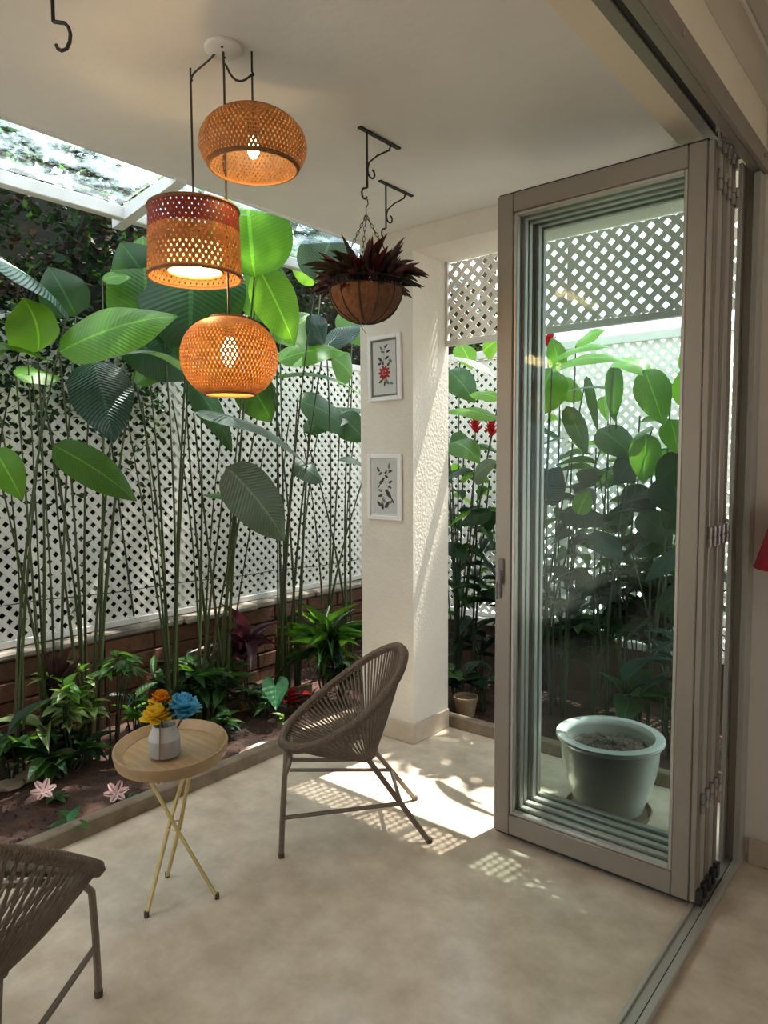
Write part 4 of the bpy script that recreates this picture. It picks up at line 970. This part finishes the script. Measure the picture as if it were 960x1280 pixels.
back([668, 690, 706], 4.0, 'red ginger plant with bright arching top leaves seen through the glass', [
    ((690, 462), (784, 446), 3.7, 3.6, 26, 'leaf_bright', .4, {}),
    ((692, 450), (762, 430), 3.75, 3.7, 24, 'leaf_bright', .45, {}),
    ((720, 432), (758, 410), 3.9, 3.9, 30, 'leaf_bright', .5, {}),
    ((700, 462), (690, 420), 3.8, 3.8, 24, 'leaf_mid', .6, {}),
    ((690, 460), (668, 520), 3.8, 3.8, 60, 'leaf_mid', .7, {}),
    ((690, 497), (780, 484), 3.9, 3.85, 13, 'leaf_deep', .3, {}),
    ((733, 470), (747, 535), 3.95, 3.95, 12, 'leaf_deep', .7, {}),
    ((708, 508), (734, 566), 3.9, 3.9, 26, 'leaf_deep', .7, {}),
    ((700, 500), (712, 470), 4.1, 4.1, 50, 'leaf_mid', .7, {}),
    ((672, 560), (712, 545), 3.9, 3.85, 18, 'leaf_grey_sheen', .3, {}),
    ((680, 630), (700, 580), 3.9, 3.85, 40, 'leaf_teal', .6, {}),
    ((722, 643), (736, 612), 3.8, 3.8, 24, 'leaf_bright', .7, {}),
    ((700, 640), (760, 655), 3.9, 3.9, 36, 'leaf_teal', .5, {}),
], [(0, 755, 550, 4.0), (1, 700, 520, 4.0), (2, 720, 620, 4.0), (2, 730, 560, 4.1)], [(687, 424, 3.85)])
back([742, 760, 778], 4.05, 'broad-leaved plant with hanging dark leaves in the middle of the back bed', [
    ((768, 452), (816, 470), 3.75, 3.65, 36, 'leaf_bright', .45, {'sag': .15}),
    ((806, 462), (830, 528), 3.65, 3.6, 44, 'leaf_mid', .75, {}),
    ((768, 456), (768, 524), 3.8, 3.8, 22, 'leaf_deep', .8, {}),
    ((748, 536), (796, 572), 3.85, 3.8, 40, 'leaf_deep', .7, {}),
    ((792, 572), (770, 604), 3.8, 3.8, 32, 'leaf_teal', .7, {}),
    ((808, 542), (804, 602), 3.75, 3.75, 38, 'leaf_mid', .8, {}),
    ((816, 534), (788, 552), 3.75, 3.75, 18, 'leaf_grey_sheen', .3, {}),
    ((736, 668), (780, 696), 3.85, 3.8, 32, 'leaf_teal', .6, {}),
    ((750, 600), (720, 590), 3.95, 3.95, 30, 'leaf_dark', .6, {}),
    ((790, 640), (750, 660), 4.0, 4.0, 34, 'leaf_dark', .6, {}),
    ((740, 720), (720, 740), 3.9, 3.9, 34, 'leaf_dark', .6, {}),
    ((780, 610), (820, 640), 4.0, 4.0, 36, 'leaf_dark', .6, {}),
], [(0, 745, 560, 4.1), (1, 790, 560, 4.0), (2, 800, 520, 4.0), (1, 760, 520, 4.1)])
back([812, 832, 852], 4.0, 'dense plant with bright green top leaves beside the door stack', [
    ((864, 508), (850, 462), 3.7, 3.7, 34, 'leaf_bright', .6, {}),
    ((870, 470), (862, 425), 3.8, 3.8, 36, 'leaf_bright', .6, {}),
    ((838, 524), (848, 566), 3.75, 3.75, 34, 'leaf_mid', .7, {}),
    ((858, 572), (820, 604), 3.75, 3.7, 44, 'leaf_dark', .6, {}),
    ((858, 688), (806, 724), 3.75, 3.7, 30, 'leaf_teal', .5, {}),
    ((820, 600), (850, 640), 3.8, 3.8, 40, 'leaf_dark', .7, {}),
    ((860, 620), (830, 660), 3.85, 3.85, 40, 'leaf_dark', .7, {}),
    ((800, 640), (840, 680), 3.9, 3.9, 40, 'leaf_dark', .7, {}),
    ((790, 690), (830, 660), 3.95, 3.95, 36, 'leaf_dark', .6, {}),
    ((860, 740), (820, 760), 3.85, 3.85, 36, 'leaf_dark', .6, {}),
    ((840, 480), (800, 500), 4.0, 4.0, 40, 'leaf_mid', .6, {}),
], [(0, 815, 560, 4.0), (1, 835, 540, 4.0), (2, 860, 560, 4.0)])
for (x, Y, lb_, n, h, sp, shp, ms, l_, w_) in (
    (600, 4.2, 'dark split-leaved foliage plant low beside the column', 16, .55, .16, 'lance', ['leaf_dark', 'leaf_teal'], .24, .08),
    (575, 3.75, 'low plant with broad drooping leaves behind the back kerb near the column', 12, .30, .12, 'ovate', ['leaf_dark', 'leaf_small'], .2, .09),
    (605, 3.8, 'small leafy plant with grey green leaves above the back kerb', 9, .28, .1, 'ovate', ['leaf_teal', 'leaf_dark'], .19, .08),
    (700, 4.2, 'dark bushy plant below the slanting cane', 56, .75, .25, 'ovate', ['leaf_dark', 'leaf_deep'], .2, .1),
    (745, 4.3, 'dark bushy plant in front of the white wall coping', 56, .85, .25, 'ovate', ['leaf_dark', 'leaf_deep'], .2, .09),
    (800, 4.2, 'tall dark leafy plant behind the glazed planter', 80, 1.15, .28, 'ovate', ['leaf_dark', 'leaf_deep', 'leaf_teal'], .22, .1),
    (846, 4.1, 'tall dark leafy plant behind the door stack', 80, 1.25, .26, 'ovate', ['leaf_dark', 'leaf_deep'], .22, .1),
    (845, 3.75, 'umbrella plant with fingered teal leaves beside the door stack', 22, .72, .1, 'lance', ['leaf_teal'], .17, .05),
    (790, 3.75, 'arum with wide veined leaves behind the glazed planter', 10, .45, .14, 'ovate', ['leaf_deep', 'leaf_teal'], .22, .15),
    (655, 4.3, 'thin dark canes with narrow leaves behind the latch panel', 44, 1.2, .18, 'lance', ['leaf_dark', 'leaf_deep'], .24, .07),
    (630, 4.4, 'narrow leafed dark plant against the back lattice', 26, 1.3, .16, 'lance', ['leaf_dark', 'leaf_deep'], .24, .07)):
    shrub('leafy_shrub', (x, 800), lb_, 'plant', n, h, sp, shp, ms, l_, w_, P=V((atY(x, 800, Y).x, Y, .012)), stems=6, seed=int(Y * 100), group='low plants in the back garden bed')
sp_ = V((atY(582, 880, 3.62).x, 3.62, .03))
spt = thing('clay_pot', sp_, 'small mossy clay pot on the soil beside the column', 'pot')
part('body', MB().lathe([(.02, 0), (.055, .0), (.072, .10), (.078, .10), (.078, .12), (.068, .12), (.06, .06)], sp_, 24), 'clay', spt)
part('soil', MB().lathe([(.003, .105), (.066, .105)], sp_, 24, cap=False), 'potting_soil', spt)

# ================================================================== vines, hedge and trees beyond the fences
def leaf_cloud(pts_fn, n, size, seed, flat=.6):
    q = random.Random(seed); mb = MB(); vs = []; fs = []; uv = []
    for i in range(n):
        p = pts_fn(q); a = q.uniform(0, 6.283); el = q.uniform(-.9, .5); L_ = size * q.uniform(.6, 1.3)
        d = V((math.cos(a) * math.cos(el), math.sin(a) * math.cos(el), math.sin(el))); s = d.cross(V((q.uniform(-1, 1), q.uniform(-1, 1), q.uniform(.2, 1)))).normalized() * (L_ * .24)
        o = len(vs); vs += [p, p + d * (L_ * .5) + s, p + d * L_, p + d * (L_ * .5) - s]; fs.append((o, o + 1, o + 2, o + 3)); uv += [(.3, 0), (.1, .5), (.3, 1), (.7, .5)]
    return mb.add(vs, fs, uv)
def vine_pts(q):
    y = q.uniform(.9, 2.6); z = 2.45 - abs(q.gauss(0, .38)); return V((FX + .02 + abs(q.gauss(0, .05)), y, max(1.1, z)))
vn = thing('climbing_vine', (FX + .05, 1.8, .64), 'small-leaved dark vine climbing the left lattice', 'vine')
part('foliage', leaf_cloud(vine_pts, 2200, .06, 4), 'leaf_dark', vn, smooth=False, kind='stuff')
for y, y2 in ((1.5, 1.75), (2.0, 1.8), (2.35, 2.2)): stem(vn, (FX + .03, y, .65), (FX + .03, y2, 2.3), .006, .004, 'cane_dark')
def hedge_pts(q):
    y = q.uniform(-1.5, 8); z = q.uniform(.2, 3.6); return V((-4.55 + .16 * math.sin(y * 3 + z * 2.3) + .12 * math.sin(z * 5 - y * 7) + abs(q.gauss(0, .1)), y, z))
hg = thing('hedge', (-4.8, 3, -.14), 'tall dark hedge growing behind the left lattice fence', 'hedge')
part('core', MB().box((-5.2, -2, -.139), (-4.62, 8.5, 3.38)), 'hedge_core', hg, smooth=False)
part('foliage', leaf_cloud(hedge_pts, 24000, .085, 9), 'leaf_dark', hg, smooth=False, kind='stuff')
part('dry_foliage', leaf_cloud(hedge_pts, 24000, .075, 10), 'leaf_brown', hg, smooth=False, kind='stuff')
def crown(c, r, n, size, seed):
    c = V(c)
    def f(q):
        a = q.uniform(0, 6.283); z = q.uniform(-1, 1); k = q.uniform(.35, 1) ** .5; s = math.sqrt(1 - z * z)
        b = V((s * math.cos(a) * r[0], s * math.sin(a) * r[1], z * r[2])) * k
        return c + b
    return leaf_cloud(f, n, size, seed)
def tree(base, top, rs, crowns, label, seed):
    t = thing('tree', base, label, 'tree', 'trees beyond the fences'); base, top = V(base), V(top)
    part('trunk', MB().tube(bez(base, base + (top - base) * .3 + V((.1, .1, 0)), base + (top - base) * .7 - V((.1, 0, 0)), top, 8), [rs * (1 - .06 * i) for i in range(9)], 8), 'bark', t)
    for i, (c, r, n) in enumerate(crowns):
        part('branch', MB().tube(bez(top - V((0, 0, .8)), top, (V(c) + top) / 2, c, 6), .03, 6), 'bark', t)
        part('foliage', crown(c, r, n, .17, seed + i), 'leaf_small', t, smooth=False, kind='stuff')
tree((-5.0, 7.6, -.14), (-3.9, 7.0, 7.6), .12, [((-3.15, 5.5, 8.7), (1.1, 1.4, .7), 1000), ((-2.95, 7.7, 8.8), (1.1, 1.4, .7), 1000)], 'tall tree shading the left bed from behind the fence corner', 31)
tree((-6.6, 2.2, -.14), (-6.4, 2.3, 4.0), .10, [((-6.0, 1.6, 4.6), (1.0, 1.5, .9), 800), ((-6.3, 3.4, 4.9), (1.1, 1.4, 1.0), 800)], 'tree rising behind the hedge above the canopy glass', 51)
tree((-.9, 7.2, -.14), (-1.0, 6.6, 4.6), .11, [((-1.75, 5.72, 5.2), (1.0, .6, .6), 1500), ((.05, 5.6, 6.1), (1.0, 1.1, 1.3), 4500), ((1.2, 5.4, 5.6), (1.0, 1.0, 1.2), 2000)], 'unseen tree added behind the back lattice to shade the right part of the patio', 71)  # unseen; crowns placed to keep sun off parts of the patio floor
wa, wb = atX(0, 758, FX + .03), atX(450, 700, FX + .03)
solo('wire', MB().tube([wa + (wb - wa) * (i / 12) + V((0, 0, .006 * math.sin(i * 1.7))) for i in range(13)], .0028, 5), 'iron', wa, 'thin dark wire strung along the left lattice', 'wire')
